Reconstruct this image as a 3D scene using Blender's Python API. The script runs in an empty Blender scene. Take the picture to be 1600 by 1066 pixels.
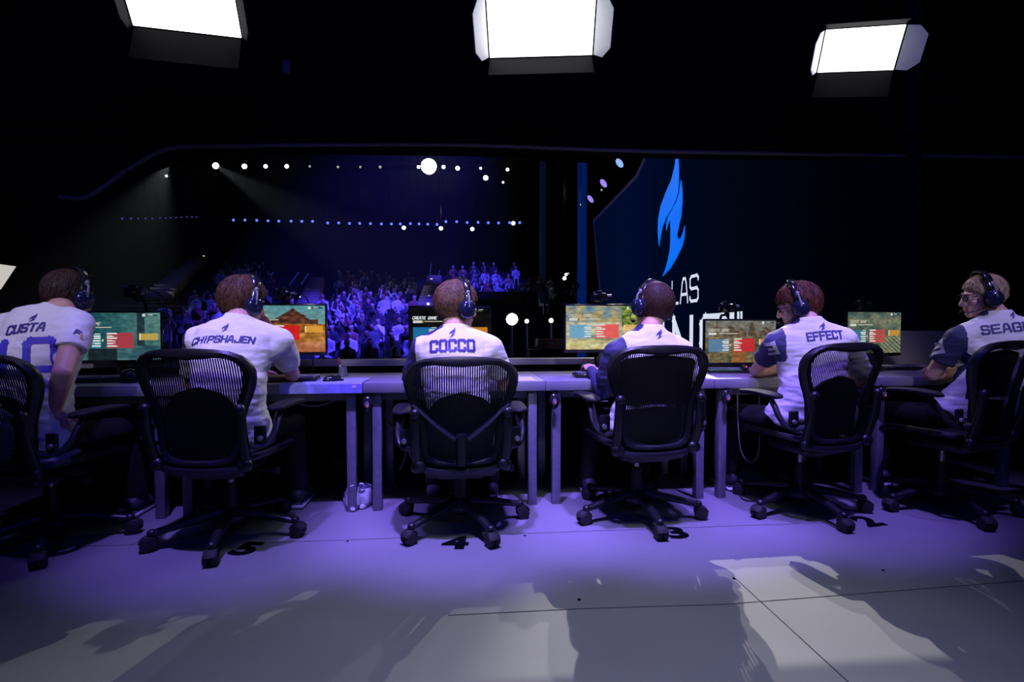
import bpy, bmesh, math, random
from mathutils import Vector, Matrix, noise
from mathutils.bvhtree import BVHTree
random.seed(7)
S = bpy.context.scene
COL = S.collection
R = math.radians
PI = math.pi
V = Vector

# ---------------------------------------------------------------- camera
CAMH, FPX = 1.08, 800.0
cam_d = bpy.data.cameras.new('camera')
cam_d.sensor_width = 36.0
cam_d.lens = FPX * 36.0 / 1600.0
cam_d.clip_start, cam_d.clip_end = 0.05, 200
cam = bpy.data.objects.new('camera', cam_d)
COL.objects.link(cam)
cam.location = (0, 0, CAMH)
cam.rotation_euler = (R(90 - 1.65), 0, R(-6.1))
S.camera = cam
CAM = V((0, 0, CAMH))
_m = cam.rotation_euler.to_matrix()
_cr, _cu, _cf = _m @ V((1, 0, 0)), _m @ V((0, 1, 0)), _m @ V((0, 0, -1))

def ray(px, py):
    return _cf + _cr * ((px - 800) / FPX) - _cu * ((py - 533) / FPX)

def on_y(px, py, y):
    d = ray(px, py)
    return CAM + d * (y / d.y)

def on_z(px, py, z):
    d = ray(px, py)
    return CAM + d * ((z - CAMH) / d.z)

def proj(p):
    q = p - CAM
    z = q.dot(_cf)
    return 800 + FPX * q.dot(_cr) / z, 533 - FPX * q.dot(_cu) / z, z

# ---------------------------------------------------------------- world, exposure, lights
w = bpy.data.worlds.new('world')
S.world = w
w.use_nodes = True
w.node_tree.nodes['Background'].inputs[0].default_value = (0.003, 0.0035, 0.008, 1)
w.node_tree.nodes['Background'].inputs[1].default_value = 0.05
S.view_settings.view_transform = 'Standard'
S.view_settings.look = 'None'
S.view_settings.gamma = 1
S.view_settings.use_curve_mapping = False
S.view_settings.exposure = 0.0
S.cycles.max_bounces = 5
S.cycles.diffuse_bounces = 2
S.cycles.glossy_bounces = 2
S.cycles.transparent_max_bounces = 24
S.cycles.volume_bounces = 0
S.cycles.sample_clamp_indirect = 3
S.cycles.caustics_reflective = False
S.cycles.caustics_refractive = False
S.cycles.use_denoising = True

def spot(name, loc, target, energy, color, size, blend=0.3, radius=0.05):
    d = bpy.data.lights.new(name, 'SPOT')
    d.energy, d.color = energy, color
    d.spot_size, d.spot_blend, d.shadow_soft_size = R(size), blend, radius
    o = bpy.data.objects.new(name, d)
    COL.objects.link(o)
    o.location = loc
    o.rotation_euler = (V(target) - V(loc)).to_track_quat('-Z', 'Y').to_euler()
    return o

VIOLET = (0.25, 0.155, 1.0)
# violet wash lights hung above and behind the row of players
for x, e in ((-2.4, 70), (-1.05, 820), (0.05, 1750), (1.1, 1750), (2.05, 1050), (3.1, 170)):
    spot('violet_wash_light', (x - 0.2, 1.75, 4.4), (x, 2.92, 0.3), e, VIOLET, 28, 0.75, 0.08)
spot('floor_fill_light', (0.35, 1.2, 4.6), (0.45, 1.75, 0), 300, (0.72, 0.74, 1.0), 50, 1.0, 0.35)  # added unseen fill, lifts the general brightness of the foreground floor
d_ = bpy.data.lights.new('blue_fill_light', 'AREA'); d_.shape = 'RECTANGLE'; d_.size, d_.size_y = 4.0, 0.6; d_.energy = 34; d_.color = (0.03, 0.05, 1.0)  # added unseen blue fill from behind, tints the chairs and shadows
o = bpy.data.objects.new('blue_fill_light', d_); COL.objects.link(o); o.location = (0.3, -0.9, 3.6); o.rotation_euler = (V((0.4, 2.8, 0.3)) - V(o.location)).to_track_quat('-Z', 'Y').to_euler()
# narrow white beams on the players' backs
for x, e in ((-2.1, 300), (-1.15, 420), (0.05, 430), (1.05, 400), (2.05, 320), (3.1, 210)):
    spot('player_back_light', (x * 0.9 - 0.1, -0.6, 3.4), (x, 2.72, 1.16), e, (0.78, 0.70, 1.0), 14, 0.8, 0.12)
# white profile lights out over the hall, shining back across the desks: the sharp patches on the floor
spot('white_front_light', (2.95, 7.6, 4.75), (1.2, 2.1, 0.5), 560, (1.0, 0.95, 0.93), 50, 0.6, 0.02)
spot('white_front_light', (2.75, 7.6, 5.2), (1.2, 1.8, 0.3), 1500, (1.0, 0.95, 0.92), 16, 0.5, 0.02)
spot('white_front_light', (2.6, 7.6, 4.9), (-0.75, 2.0, 0.4), 120, (0.95, 0.97, 1.0), 30, 1.0, 0.02)
# house lights of the hall: blue on the audience
spot('blue_audience_light', (1.0, 12.0, 11.0), (-4.2, 20.0, 0.5), 30000, (0.065, 0.042, 1.0), 44, 0.7, 0.3)
spot('blue_audience_light', (0.6, 20.0, 11.5), (1.0, 30.0, 4.0), 12000, (0.05, 0.04, 1.0), 34, 0.8, 0.3)
spot('blue_audience_light', (-12.0, 14.0, 11.0), (-13.0, 24.0, 2.5), 700, (0.05, 0.09, 1.0), 60, 0.9, 0.3)
spot('blue_audience_light', (-6.0, 16.0, 11.0), (-7.5, 27.0, 3.0), 500, (0.08, 0.09, 1.0), 44, 0.9, 0.3)
spot('red_audience_light', (3.0, 22.0, 9.0), (3.4, 30.0, 3.0), 200, (1.0, 0.2, 0.3), 12, 0.8, 0.3)

# ---------------------------------------------------------------- materials
def new_mat(name):
    m = bpy.data.materials.new(name)
    m.use_nodes = True
    nt = m.node_tree
    return m, nt, nt.nodes['Principled BSDF']

def mat(name, col, rough=0.6, metal=0.0, var=0.15, scale=30.0, bump=0.0, bscale=200.0, spec=0.5, stretch=None):
    m, nt, b = new_mat(name)
    N, L = nt.nodes, nt.links
    tc = N.new('ShaderNodeTexCoord')
    src = tc.outputs['Object']
    if stretch:
        mp = N.new('ShaderNodeMapping')
        mp.inputs['Scale'].default_value = stretch
        L.new(src, mp.inputs[0])
        src = mp.outputs[0]
    nz = N.new('ShaderNodeTexNoise')
    nz.inputs['Scale'].default_value = scale
    nz.inputs['Detail'].default_value = 4
    L.new(src, nz.inputs['Vector'])
    cr = N.new('ShaderNodeValToRGB')
    c = V(col)
    cr.color_ramp.elements[0].color = (*(c * (1 - var)), 1)
    cr.color_ramp.elements[1].color = (*(c * (1 + var)), 1)
    cr.color_ramp.elements[0].position, cr.color_ramp.elements[1].position = 0.3, 0.7
    L.new(nz.outputs['Fac'], cr.inputs[0])
    L.new(cr.outputs[0], b.inputs['Base Color'])
    b.inputs['Roughness'].default_value = rough
    b.inputs['Metallic'].default_value = metal
    b.inputs['Specular IOR Level'].default_value = spec
    if bump:
        n2 = N.new('ShaderNodeTexNoise')
        n2.inputs['Scale'].default_value = bscale
        n2.inputs['Detail'].default_value = 3
        L.new(src, n2.inputs['Vector'])
        bp = N.new('ShaderNodeBump')
        bp.inputs['Strength'].default_value = bump
        bp.inputs['Distance'].default_value = 0.01
        L.new(n2.outputs['Fac'], bp.inputs['Height'])
        L.new(bp.outputs[0], b.inputs['Normal'])
    return m

def emit(name, col, strength, sample=False):
    m, nt, b = new_mat(name)
    b.inputs['Base Color'].default_value = (0.02, 0.02, 0.02, 1)
    b.inputs['Emission Color'].default_value = (*col, 1)
    b.inputs['Emission Strength'].default_value = strength
    if not sample:
        m.cycles.emission_sampling = 'NONE'
    return m

def srgb(r, g, b):
    f = lambda c: ((c / 255 + 0.055) / 1.055) ** 2.4 if c > 10.3 else c / 255 / 12.92
    return (f(r), f(g), f(b))

M = {}
M['floor'] = mat('grey_painted_stage', (0.30, 0.30, 0.31), 0.5, var=0.05, scale=3, bump=0.03, bscale=60, spec=0.3)
M['decal'] = mat('black_floor_vinyl', (0.004, 0.004, 0.005), 0.95, spec=0.0)
M['seam'] = mat('floor_joint', (0.07, 0.07, 0.075), 0.9)
M['black'] = mat('black_stage_wall', (0.006, 0.006, 0.007), 0.9, spec=0.1)
M['dark'] = mat('dark_hall_wall', (0.02, 0.02, 0.024), 0.9, spec=0.1)
M['tier'] = mat('dark_hall_tier', (0.03, 0.03, 0.04), 0.9, spec=0.1)
M['stair'] = mat('pale_stair_carpet', (0.24, 0.18, 0.17), 0.9)
M['portal'] = mat('grey_portal_edge', (0.17, 0.16, 0.21), 0.6)
M['desk'] = mat('grey_desk_laminate', (0.20, 0.20, 0.215), 0.45, var=0.05, scale=12)
M['steel'] = mat('grey_powder_coated_steel', (0.20, 0.20, 0.23), 0.45, 0.3)
M['plastic'] = mat('black_chair_plastic', (0.009, 0.009, 0.011), 0.40, var=0.2, bump=0.04, bscale=600)
M['gloss'] = mat('glossy_black_plastic', (0.012, 0.012, 0.014), 0.15)
M['cup'] = mat('glossy_navy_plastic', (0.012, 0.014, 0.045), 0.18)
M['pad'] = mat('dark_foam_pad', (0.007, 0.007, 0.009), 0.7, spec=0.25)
M['cyl'] = mat('satin_gas_cylinder', (0.5, 0.5, 0.52), 0.35, 0.8)
M['rubber'] = mat('black_rubber', (0.012, 0.012, 0.012), 0.7)
M['skin'] = mat('skin', (0.62, 0.36, 0.27), 0.5, var=0.06, scale=18, bump=0.03, bscale=400)
M['jersey'] = mat('white_jersey_knit', (0.80, 0.79, 0.80), 0.75, var=0.02, bump=0.35, bscale=14, stretch=(1, 1, 2.2))
M['navy'] = mat('navy_jersey_knit', (0.035, 0.035, 0.11), 0.7, var=0.1, bump=0.3, bscale=16)
M['print'] = mat('violet_blue_print', (0.045, 0.025, 0.20), 0.6)
M['numeral'] = mat('royal_blue_print', (0.07, 0.05, 0.55), 0.6)
M['silver'] = mat('silver_patch', (0.5, 0.5, 0.52), 0.6)
M['gold'] = mat('gold_patch', (0.6, 0.35, 0.05), 0.6)
M['shorts'] = mat('black_trousers', (0.005, 0.005, 0.006), 0.85, bump=0.3, bscale=20)
M['shoe'] = mat('dark_trainer_upper', (0.03, 0.03, 0.04), 0.6)
M['sole'] = mat('pale_trainer_sole', (0.6, 0.6, 0.62), 0.6)
M['whiteshoe'] = mat('white_trainer_leather', (0.45, 0.45, 0.48), 0.5, var=0.1)
M['eye'] = mat('eye_white', (0.7, 0.7, 0.7), 0.2)
M['iris'] = mat('dark_iris', (0.03, 0.02, 0.015), 0.1)
M['lip'] = mat('lip', (0.5, 0.2, 0.18), 0.5)
M['cable'] = mat('black_cable', (0.02, 0.02, 0.02), 0.5)
M['greycable'] = mat('grey_cable', (0.25, 0.25, 0.27), 0.6)
M['keycap'] = mat('dark_keycaps', (0.14, 0.14, 0.16), 0.35, var=0.4, scale=80)
M['mat_blue'] = mat('blue_violet_mousepad', (0.26, 0.28, 0.72), 0.85, var=0.25, scale=14)
M['mat_grey'] = mat('grey_mousepad', (0.45, 0.44, 0.5), 0.85, var=0.1)
M['white'] = mat('white_plastic', (0.75, 0.74, 0.72), 0.4)
M['whiteleaf'] = mat('white_barn_door', (0.85, 0.84, 0.84), 0.6, var=0.02)
M['blackleaf'] = mat('black_barn_door', (0.004, 0.0036, 0.004), 0.85, spec=0.05)
M['red'] = mat('red_plastic', (0.6, 0.05, 0.03), 0.4)
M['brown'] = mat('brown_case', (0.16, 0.07, 0.04), 0.7)
M['divider'] = mat('grey_divider_board', (0.26, 0.24, 0.25), 0.7, var=0.06)
M['ledge'] = mat('pale_ledge', (0.34, 0.32, 0.38), 0.4, var=0.04)
M['panel'] = emit('led_panel_face', (0.95, 0.96, 1.0), 5.0, True)
M['softpanel'] = emit('soft_side_panel', (0.55, 0.52, 0.49), 1.0, True)
M['lampwhite'] = emit('white_lamp_lens', (1, 0.97, 0.92), 4.0)
M['lampdim'] = emit('dim_lamp_lens', (0.55, 0.55, 0.5), 0.7)
M['star'] = emit('bright_lamp_lens', (1, 0.96, 0.86), 25.0)
M['lampblue'] = emit('blue_lamp_lens', (0.10, 0.18, 1.0), 1.6)
M['lampviolet'] = emit('dim_violet_lamp_lens', (0.09, 0.07, 0.55), 0.5)
M['lenssky'] = emit('pale_blue_lens', srgb(150, 185, 255), 1.0)
M['lenslilac'] = emit('lilac_lens', srgb(160, 135, 240), 1.0)
M['strip'] = emit('blue_light_strip', srgb(0, 26, 86), 0.9)
M['stripdim'] = emit('dim_blue_light_strip', srgb(3, 14, 34), 0.8)
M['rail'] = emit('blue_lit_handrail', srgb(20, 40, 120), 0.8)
M['exit'] = emit('green_sign', srgb(20, 190, 110), 0.9)
M['steplight'] = emit('step_light', (1, 0.85, 0.7), 2.5)
M['led_red'] = emit('red_indicator', (1, 0.05, 0.03), 2.0)
M['led_green'] = emit('green_keyboard_glow', (0.02, 0.5, 0.3), 0.6)
M['pixel_white'] = emit('screen_white', srgb(235, 238, 245), 0.95)
M['pixel_dim'] = emit('screen_pale_text', srgb(205, 200, 175), 0.8)
M['logo_blue'] = emit('screen_logo_blue', srgb(0, 108, 240), 1.0)
M['logo_white'] = emit('screen_logo_white', srgb(212, 220, 240), 1.0)
M['frame_violet'] = emit('screen_border', srgb(26, 24, 66), 0.7)

def ledwall_mat():
    m, nt, b = new_mat('led_wall_picture')
    N, L = nt.nodes, nt.links
    m.cycles.emission_sampling = 'NONE'
    tc = N.new('ShaderNodeTexCoord')
    sp = N.new('ShaderNodeSeparateXYZ')
    L.new(tc.outputs['Object'], sp.inputs[0])
    r1 = N.new('ShaderNodeMapRange')
    r1.inputs[1].default_value, r1.inputs[2].default_value = 0.0, 19.0
    L.new(sp.outputs[0], r1.inputs[0])
    cr = N.new('ShaderNodeValToRGB')
    e = cr.color_ramp.elements
    e[0].position, e[0].color = 0.0, (*srgb(1, 9, 36), 1)
    e[1].position, e[1].color = 1.0, (*srgb(0, 1, 6), 1)
    for p, c in ((0.42, (0, 11, 44)), (0.66, (0, 7, 30)), (0.84, (1, 5, 18))):
        q = cr.color_ramp.elements.new(p)
        q.color = (*srgb(*c), 1)
    L.new(r1.outputs[0], cr.inputs[0])
    b.inputs['Base Color'].default_value = (0.001, 0.001, 0.001, 1)
    b.inputs['Roughness'].default_value = 0.9
    b.inputs['Specular IOR Level'].default_value = 0.0
    L.new(cr.outputs[0], b.inputs['Emission Color'])
    b.inputs['Emission Strength'].default_value = 1.0
    return m
M['ledwall'] = ledwall_mat()

def mesh_fabric():
    m, nt, b = new_mat('black_woven_chair_mesh')
    N, L = nt.nodes, nt.links
    tc = N.new('ShaderNodeTexCoord')
    sp = N.new('ShaderNodeSeparateXYZ')
    L.new(tc.outputs['Object'], sp.inputs[0])
    mu = N.new('ShaderNodeMath'); mu.operation = 'MULTIPLY'; mu.inputs[1].default_value = 92
    fr = N.new('ShaderNodeMath'); fr.operation = 'FRACT'
    gt = N.new('ShaderNodeMath'); gt.operation = 'GREATER_THAN'; gt.inputs[1].default_value = 0.42
    L.new(sp.outputs[0], mu.inputs[0]); L.new(mu.outputs[0], fr.inputs[0]); L.new(fr.outputs[0], gt.inputs[0])
    mz = N.new('ShaderNodeMath'); mz.operation = 'MULTIPLY'; mz.inputs[1].default_value = 170
    fz = N.new('ShaderNodeMath'); fz.operation = 'FRACT'
    gz = N.new('ShaderNodeMath'); gz.operation = 'GREATER_THAN'; gz.inputs[1].default_value = 0.8
    L.new(sp.outputs[2], mz.inputs[0]); L.new(mz.outputs[0], fz.inputs[0]); L.new(fz.outputs[0], gz.inputs[0])
    mx = N.new('ShaderNodeMath'); mx.operation = 'MAXIMUM'
    L.new(gt.outputs[0], mx.inputs[0]); L.new(gz.outputs[0], mx.inputs[1])
    b.inputs['Base Color'].default_value = (0.008, 0.008, 0.010, 1)
    b.inputs['Roughness'].default_value = 0.5
    L.new(mx.outputs[0], b.inputs['Alpha'])
    return m
M['pellicle'] = mesh_fabric()

def hair_mat(name, base, tip):
    m, nt, b = new_mat(name)
    N, L = nt.nodes, nt.links
    tc = N.new('ShaderNodeTexCoord')
    nz = N.new('ShaderNodeTexNoise'); nz.inputs['Scale'].default_value = 60; nz.inputs['Detail'].default_value = 5
    L.new(tc.outputs['Object'], nz.inputs['Vector'])
    cr = N.new('ShaderNodeValToRGB')
    cr.color_ramp.elements[0].position, cr.color_ramp.elements[0].color = 0.25, (*base, 1)
    cr.color_ramp.elements[1].position, cr.color_ramp.elements[1].color = 0.85, (*tip, 1)
    L.new(nz.outputs['Fac'], cr.inputs[0]); L.new(cr.outputs[0], b.inputs['Base Color'])
    b.inputs['Roughness'].default_value = 0.6
    b.inputs['Specular IOR Level'].default_value = 0.25
    return m

def audience_mat(name, cols, var_seed):
    m, nt, b = new_mat(name)
    N, L = nt.nodes, nt.links
    oi = N.new('ShaderNodeObjectInfo')
    cr = N.new('ShaderNodeValToRGB')
    cr.color_ramp.interpolation = 'CONSTANT'
    e = cr.color_ramp.elements
    e[0].position, e[0].color = 0, (*cols[0], 1)
    e[1].position, e[1].color = 1 / len(cols), (*cols[1], 1)
    for i, c in enumerate(cols[2:]):
        q = e.new((i + 2) / len(cols)); q.color = (*c, 1)
    L.new(oi.outputs['Random'], cr.inputs[0])
    L.new(cr.outputs[0], b.inputs['Base Color'])
    b.inputs['Roughness'].default_value = 0.8
    return m
M['a_shirt'] = audience_mat('spectator_clothes', [(0.75,) * 3, (0.03, 0.03, 0.04), (0.2, 0.2, 0.22), (0.02, 0.02, 0.02), (0.5, 0.5, 0.55), (0.06, 0.05, 0.06), (0.3, 0.1, 0.1), (0.04, 0.04, 0.05), (0.65, 0.6, 0.7), (0.1, 0.1, 0.12)], 1)
M['a_skin'] = audience_mat('spectator_skin', [(0.55, 0.36, 0.28), (0.45, 0.28, 0.2), (0.6, 0.4, 0.32), (0.25, 0.14, 0.1)], 2)
M['a_hair'] = audience_mat('spectator_hair', [(0.03, 0.02, 0.015), (0.08, 0.05, 0.03), (0.02, 0.02, 0.02), (0.25, 0.17, 0.09)], 3)

# ---------------------------------------------------------------- mesh helpers
class MB:
    """collects shapes into one mesh"""
    def __init__(self):
        self.bm = bmesh.new()
        self.mi = 0

    def _mark(self, geom):
        for g in geom:
            if isinstance(g, bmesh.types.BMFace):
                g.material_index = self.mi

    def box(self, c, s, rot=None, bevel=0.0, seg=2):
        t = bmesh.new()
        bmesh.ops.create_cube(t, size=1, matrix=Matrix.Diagonal((*s, 1)))
        if bevel:
            bmesh.ops.bevel(t, geom=list(t.edges), offset=bevel, segments=seg, affect='EDGES', profile=0.5)
        mt = Matrix.Translation(c) @ (rot.to_4x4() if rot else Matrix())
        return self._add(t, mt)

    def _add(self, t, mt=None):
        vs = []
        for v in t.verts:
            vs.append(self.bm.verts.new(mt @ v.co if mt else v.co))
        t.verts.index_update()
        for f in t.faces:
            try:
                nf = self.bm.faces.new([vs[v.index] for v in f.verts])
                nf.material_index = self.mi
                nf.smooth = True
            except ValueError:
                pass
        t.free()
        return self

    def ell(self, c, r, rot=None, u=16, v=10):
        t = bmesh.new()
        bmesh.ops.create_uvsphere(t, u_segments=u, v_segments=v, radius=1)
        mt = Matrix.Translation(c) @ (rot.to_4x4() if rot else Matrix()) @ Matrix.Diagonal((*r, 1))
        return self._add(t, mt)

    def rings(self, rings, closed_u=True, caps=True, closed_v=False):
        vs = [[self.bm.verts.new(p) for p in r] for r in rings]
        n = len(rings[0])
        k = len(vs)
        for i in range(k if closed_v else k - 1):
            a, b = vs[i], vs[(i + 1) % k]
            for j in range(n if closed_u else n - 1):
                f = self.bm.faces.new((a[j], a[(j + 1) % n], b[(j + 1) % n], b[j]))
                f.material_index = self.mi; f.smooth = True
        if caps and closed_u and not closed_v:
            for r, flip in ((vs[0], True), (vs[-1], False)):
                f = self.bm.faces.new(list(reversed(r)) if flip else r)
                f.material_index = self.mi
        return self

    def tube(self, pts, r, n=10, closed=False, flat=None, up=None):
        pts = [V(p) for p in pts]
        k = len(pts)
        rs = r if isinstance(r, (list, tuple)) else [r] * k
        tang = []
        for i in range(k):
            a = pts[(i - 1) % k] if (closed or i > 0) else pts[i]
            b = pts[(i + 1) % k] if (closed or i < k - 1) else pts[i]
            tang.append((b - a).normalized())
        nrm = V(up) if up else (V((0, 0, 1)) if abs(tang[0].z) < 0.9 else V((0, 1, 0)))
        rr = []
        for i in range(k):
            t = tang[i]
            nrm = (nrm - t * nrm.dot(t))
            nrm = nrm.normalized() if nrm.length > 1e-6 else t.orthogonal().normalized()
            bi = t.cross(nrm)
            fx, fz = flat if flat else (1, 1)
            rr.append([pts[i] + bi * (math.cos(2 * PI * j / n) * rs[i] * fx) + nrm * (math.sin(2 * PI * j / n) * rs[i] * fz) for j in range(n)])
        return self.rings(rr, True, True, closed)

    def cap(self, a, b, ra, rb, n=14):
        """tapered capsule"""
        a, b = V(a), V(b)
        d = (b - a)
        L = d.length
        t = d.normalized() if L > 1e-6 else V((0, 0, 1))
        x = t.orthogonal().normalized(); y = t.cross(x)
        rr = []
        for q in (-80, -60, -35, -12):
            c, s = math.cos(R(q)), math.sin(R(q))
            rr.append([a + t * (ra * s) + (x * math.cos(2 * PI * j / n) + y * math.sin(2 * PI * j / n)) * (ra * c) for j in range(n)])
        for q in (12, 35, 60, 80):
            c, s = math.cos(R(q)), math.sin(R(q))
            rr.append([b + t * (rb * s) + (x * math.cos(2 * PI * j / n) + y * math.sin(2 * PI * j / n)) * (rb * c) for j in range(n)])
        return self.rings(rr)

    def cyl(self, a, b, r, n=20, r2=None):
        return self.tube([a, b], [r, r if r2 is None else r2], n)

    def lathe(self, prof, mt=None, n=24):
        rr = []
        for r_, z in prof:
            rr.append([(mt or Matrix()) @ V((r_ * math.cos(2 * PI * j / n), r_ * math.sin(2 * PI * j / n), z)) for j in range(n)])
        return self.rings(rr)

    def prism(self, poly, h, mt=None):
        """extruded polygon, poly in local xy, thickness along local z"""
        mt = mt or Matrix()
        a = [self.bm.verts.new(mt @ V((p[0], p[1], -h / 2))) for p in poly]
        b = [self.bm.verts.new(mt @ V((p[0], p[1], h / 2))) for p in poly]
        fs = [self.bm.faces.new(list(reversed(a))), self.bm.faces.new(b)]
        k = len(poly)
        for i in range(k):
            fs.append(self.bm.faces.new((a[i], a[(i + 1) % k], b[(i + 1) % k], b[i])))
        for f in fs:
            f.material_index = self.mi
        bmesh.ops.triangulate(self.bm, faces=fs[:2])
        return self

    def build(self, name, mats, parent=None, smooth=True, origin=None, recalc=True):
        if recalc:
            bmesh.ops.recalc_face_normals(self.bm, faces=list(self.bm.faces))
        me = bpy.data.meshes.new(name)
        self.bm.to_mesh(me)
        self.bm.free()
        if not isinstance(mats, (list, tuple)):
            mats = [mats]
        for m in mats:
            me.materials.append(m)
        if smooth:
            for p in me.polygons:
                p.use_smooth = True
            try:
                me.set_sharp_from_angle(angle=R(38))
            except Exception:
                pass
        return link(name, me, parent, origin)

def link(name, me, parent=None, origin=None):
    o = bpy.data.objects.new(name, me)
    COL.objects.link(o)
    if origin is not None:                 # mesh made in world space: move its origin
        me.transform(Matrix.Translation(-V(origin)))
        if not parent:
            o.location = origin
    if parent:
        o.parent = parent
    return o

def empty(name, loc, rz=0, label=None, cat=None, group=None):
    o = bpy.data.objects.new(name, None)
    o.empty_display_size = 0.1
    COL.objects.link(o)
    o.location = loc
    o.rotation_euler = (0, 0, rz)
    if label:
        tag(o, label, cat, group)
    return o

def tag(o, label, cat, group=None):
    o['label'] = label
    o['category'] = cat
    if group:
        o['group'] = group
    return o

def struct(o):
    o['kind'] = 'structure'
    return o

def remesh(mb, voxel, smooth=5, factor=0.5):
    me = bpy.data.meshes.new('tmp')
    bmesh.ops.recalc_face_normals(mb.bm, faces=list(mb.bm.faces))
    mb.bm.to_mesh(me); mb.bm.free()
    o = bpy.data.objects.new('tmp', me)
    COL.objects.link(o)
    md = o.modifiers.new('r', 'REMESH'); md.mode = 'VOXEL'; md.voxel_size = voxel; md.use_smooth_shade = True
    if smooth:
        ms = o.modifiers.new('s', 'SMOOTH'); ms.iterations = smooth; ms.factor = factor
    dg = bpy.context.evaluated_depsgraph_get()
    out = bpy.data.meshes.new_from_object(o.evaluated_get(dg))
    bpy.data.objects.remove(o)
    bpy.data.meshes.remove(me)
    for p in out.polygons:
        p.use_smooth = True
    return out

def bez(pts, n=8):
    """Catmull-Rom through the points"""
    P = [V(p) for p in pts]
    P = [P[0] * 2 - P[1]] + P + [P[-1] * 2 - P[-2]]
    out = []
    for i in range(1, len(P) - 2):
        for k in range(n):
            t = k / n
            a, b, c, d = P[i - 1], P[i], P[i + 1], P[i + 2]
            out.append(0.5 * ((2 * b) + (c - a) * t + (2 * a - 5 * b + 4 * c - d) * t * t + (3 * b - a - 3 * c + d) * t ** 3))
    out.append(P[-2])
    return out

# block lettering: strokes on a 1 x 1.5 cell
GLY = {
 'A': [[(0, 0), (0.22, 1.2), (0.35, 1.5), (0.65, 1.5), (0.78, 1.2), (1, 0)], [(0.12, 0.5), (0.88, 0.5)]],
 'C': [[(1, 1.18), (1, 1.35), (0.85, 1.5), (0.15, 1.5), (0, 1.35), (0, 0.15), (0.15, 0), (0.85, 0), (1, 0.15), (1, 0.32)]],
 'D': [[(0, 0), (0, 1.5), (0.75, 1.5), (1, 1.2), (1, 0.3), (0.75, 0), (0, 0)]],
 'E': [[(1, 1.5), (0, 1.5), (0, 0), (1, 0)], [(0, 0.76), (0.85, 0.76)]],
 'F': [[(1, 1.5), (0, 1.5), (0, 0)], [(0, 0.76), (0.85, 0.76)]],
 'G': [[(1, 1.15), (1, 1.35), (0.85, 1.5), (0.15, 1.5), (0, 1.35), (0, 0.15), (0.15, 0), (1, 0), (1, 0.75), (0.55, 0.75)]],
 'H': [[(0, 0), (0, 1.5)], [(1, 0), (1, 1.5)], [(0, 0.76), (1, 0.76)]],
 'I': [[(0.5, 0), (0.5, 1.5)]],
 'J': [[(1, 1.5), (1, 0.15), (0.85, 0), (0.15, 0), (0, 0.15), (0, 0.4)]],
 'L': [[(0, 1.5), (0, 0), (0.95, 0)]],
 'M': [[(0, 0), (0, 1.5), (0.5, 0.6), (1, 1.5), (1, 0)]],
 'N': [[(0, 0), (0, 1.5), (1, 0), (1, 1.5)]],
 'O': [[(0.15, 0), (0, 0.15), (0, 1.35), (0.15, 1.5), (0.85, 1.5), (1, 1.35), (1, 0.15), (0.85, 0), (0.15, 0)]],
 'P': [[(0, 0), (0, 1.5), (0.85, 1.5), (1, 1.35), (1, 0.8), (0.85, 0.65), (0, 0.65)]],
 'R': [[(0, 0), (0, 1.5), (0.85, 1.5), (1, 1.35), (1, 0.8), (0.85, 0.65), (0, 0.65)], [(0.5, 0.65), (1, 0)]],
 'S': [[(1, 1.26), (1, 1.35), (0.85, 1.5), (0.15, 1.5), (0, 1.35), (0, 0.9), (0.15, 0.76), (0.85, 0.76), (1, 0.6), (1, 0.15), (0.85, 0), (0.15, 0), (0, 0.15), (0, 0.24)]],
 'T': [[(0, 1.5), (1, 1.5)], [(0.5, 1.5), (0.5, 0)]],
 'U': [[(0, 1.5), (0, 0.15), (0.15, 0), (0.85, 0), (1, 0.15), (1, 1.5)]],
 'W': [[(0, 1.5), (0.25, 0), (0.5, 1.1), (0.75, 0), (1, 1.5)]],
 '!': [[(0.5, 0.45), (0.5, 1.5)], [(0.5, 0), (0.5, 0.18)]],
 '0': [[(0.15, 0), (0, 0.15), (0, 1.35), (0.15, 1.5), (0.85, 1.5), (1, 1.35), (1, 0.15), (0.85, 0), (0.15, 0)]],
 '1': [[(0.15, 1.1), (0.5, 1.5), (0.5, 0)]],
 '3': [[(0, 1.5), (1, 1.5), (1, 0), (0, 0)], [(0.3, 0.76), (1, 0.76)]],
 ' ': [],
}

def lettering(mb, text, fn, height=1.0, width=0.66, stroke=0.2, gap=0.38, slant=0.0, sub=0.0):
    """lays strokes of text on fn(u, v) -> point; u starts at 0; returns total width. sub: max quad length"""
    k = height / 1.5
    x = 0.0
    adv = []
    for ch in text:
        cw = 0.45 if ch in 'I!' else 1.0
        adv.append((x, cw)); x += (cw + gap)
    total = (x - gap) * k * width / 0.66
    kx = k * width / 0.66
    hs = stroke * k / 2
    def P(u, v):
        return fn(u + slant * v, v)
    for ch, (ox, cw) in zip(text, adv):
        for st in GLY[ch]:
            pts = [((ox + (p[0] - 0.5) * (1 if ch not in 'I!' else 1) + cw / 2) * kx, p[1] * k) for p in st]
            for i in range(len(pts) - 1):
                a, b = V(pts[i]), V(pts[i + 1])
                d = (b - a)
                L = d.length
                if L < 1e-9: continue
                d /= L
                nrm = V((-d.y, d.x)) * hs
                a2, b2 = a - d * hs, b + d * hs
                L2 = L + 2 * hs
                n = max(1, int(math.ceil(L2 / sub))) if sub else 1
                prev = None
                for j in range(n + 1):
                    c = a2.lerp(b2, j / n)
                    e = (mb.bm.verts.new(P(*(c + nrm))), mb.bm.verts.new(P(*(c - nrm))))
                    if prev:
                        f = mb.bm.faces.new((prev[0], prev[1], e[1], e[0]))
                        f.material_index = mb.mi
                    prev = e
    return total

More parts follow.
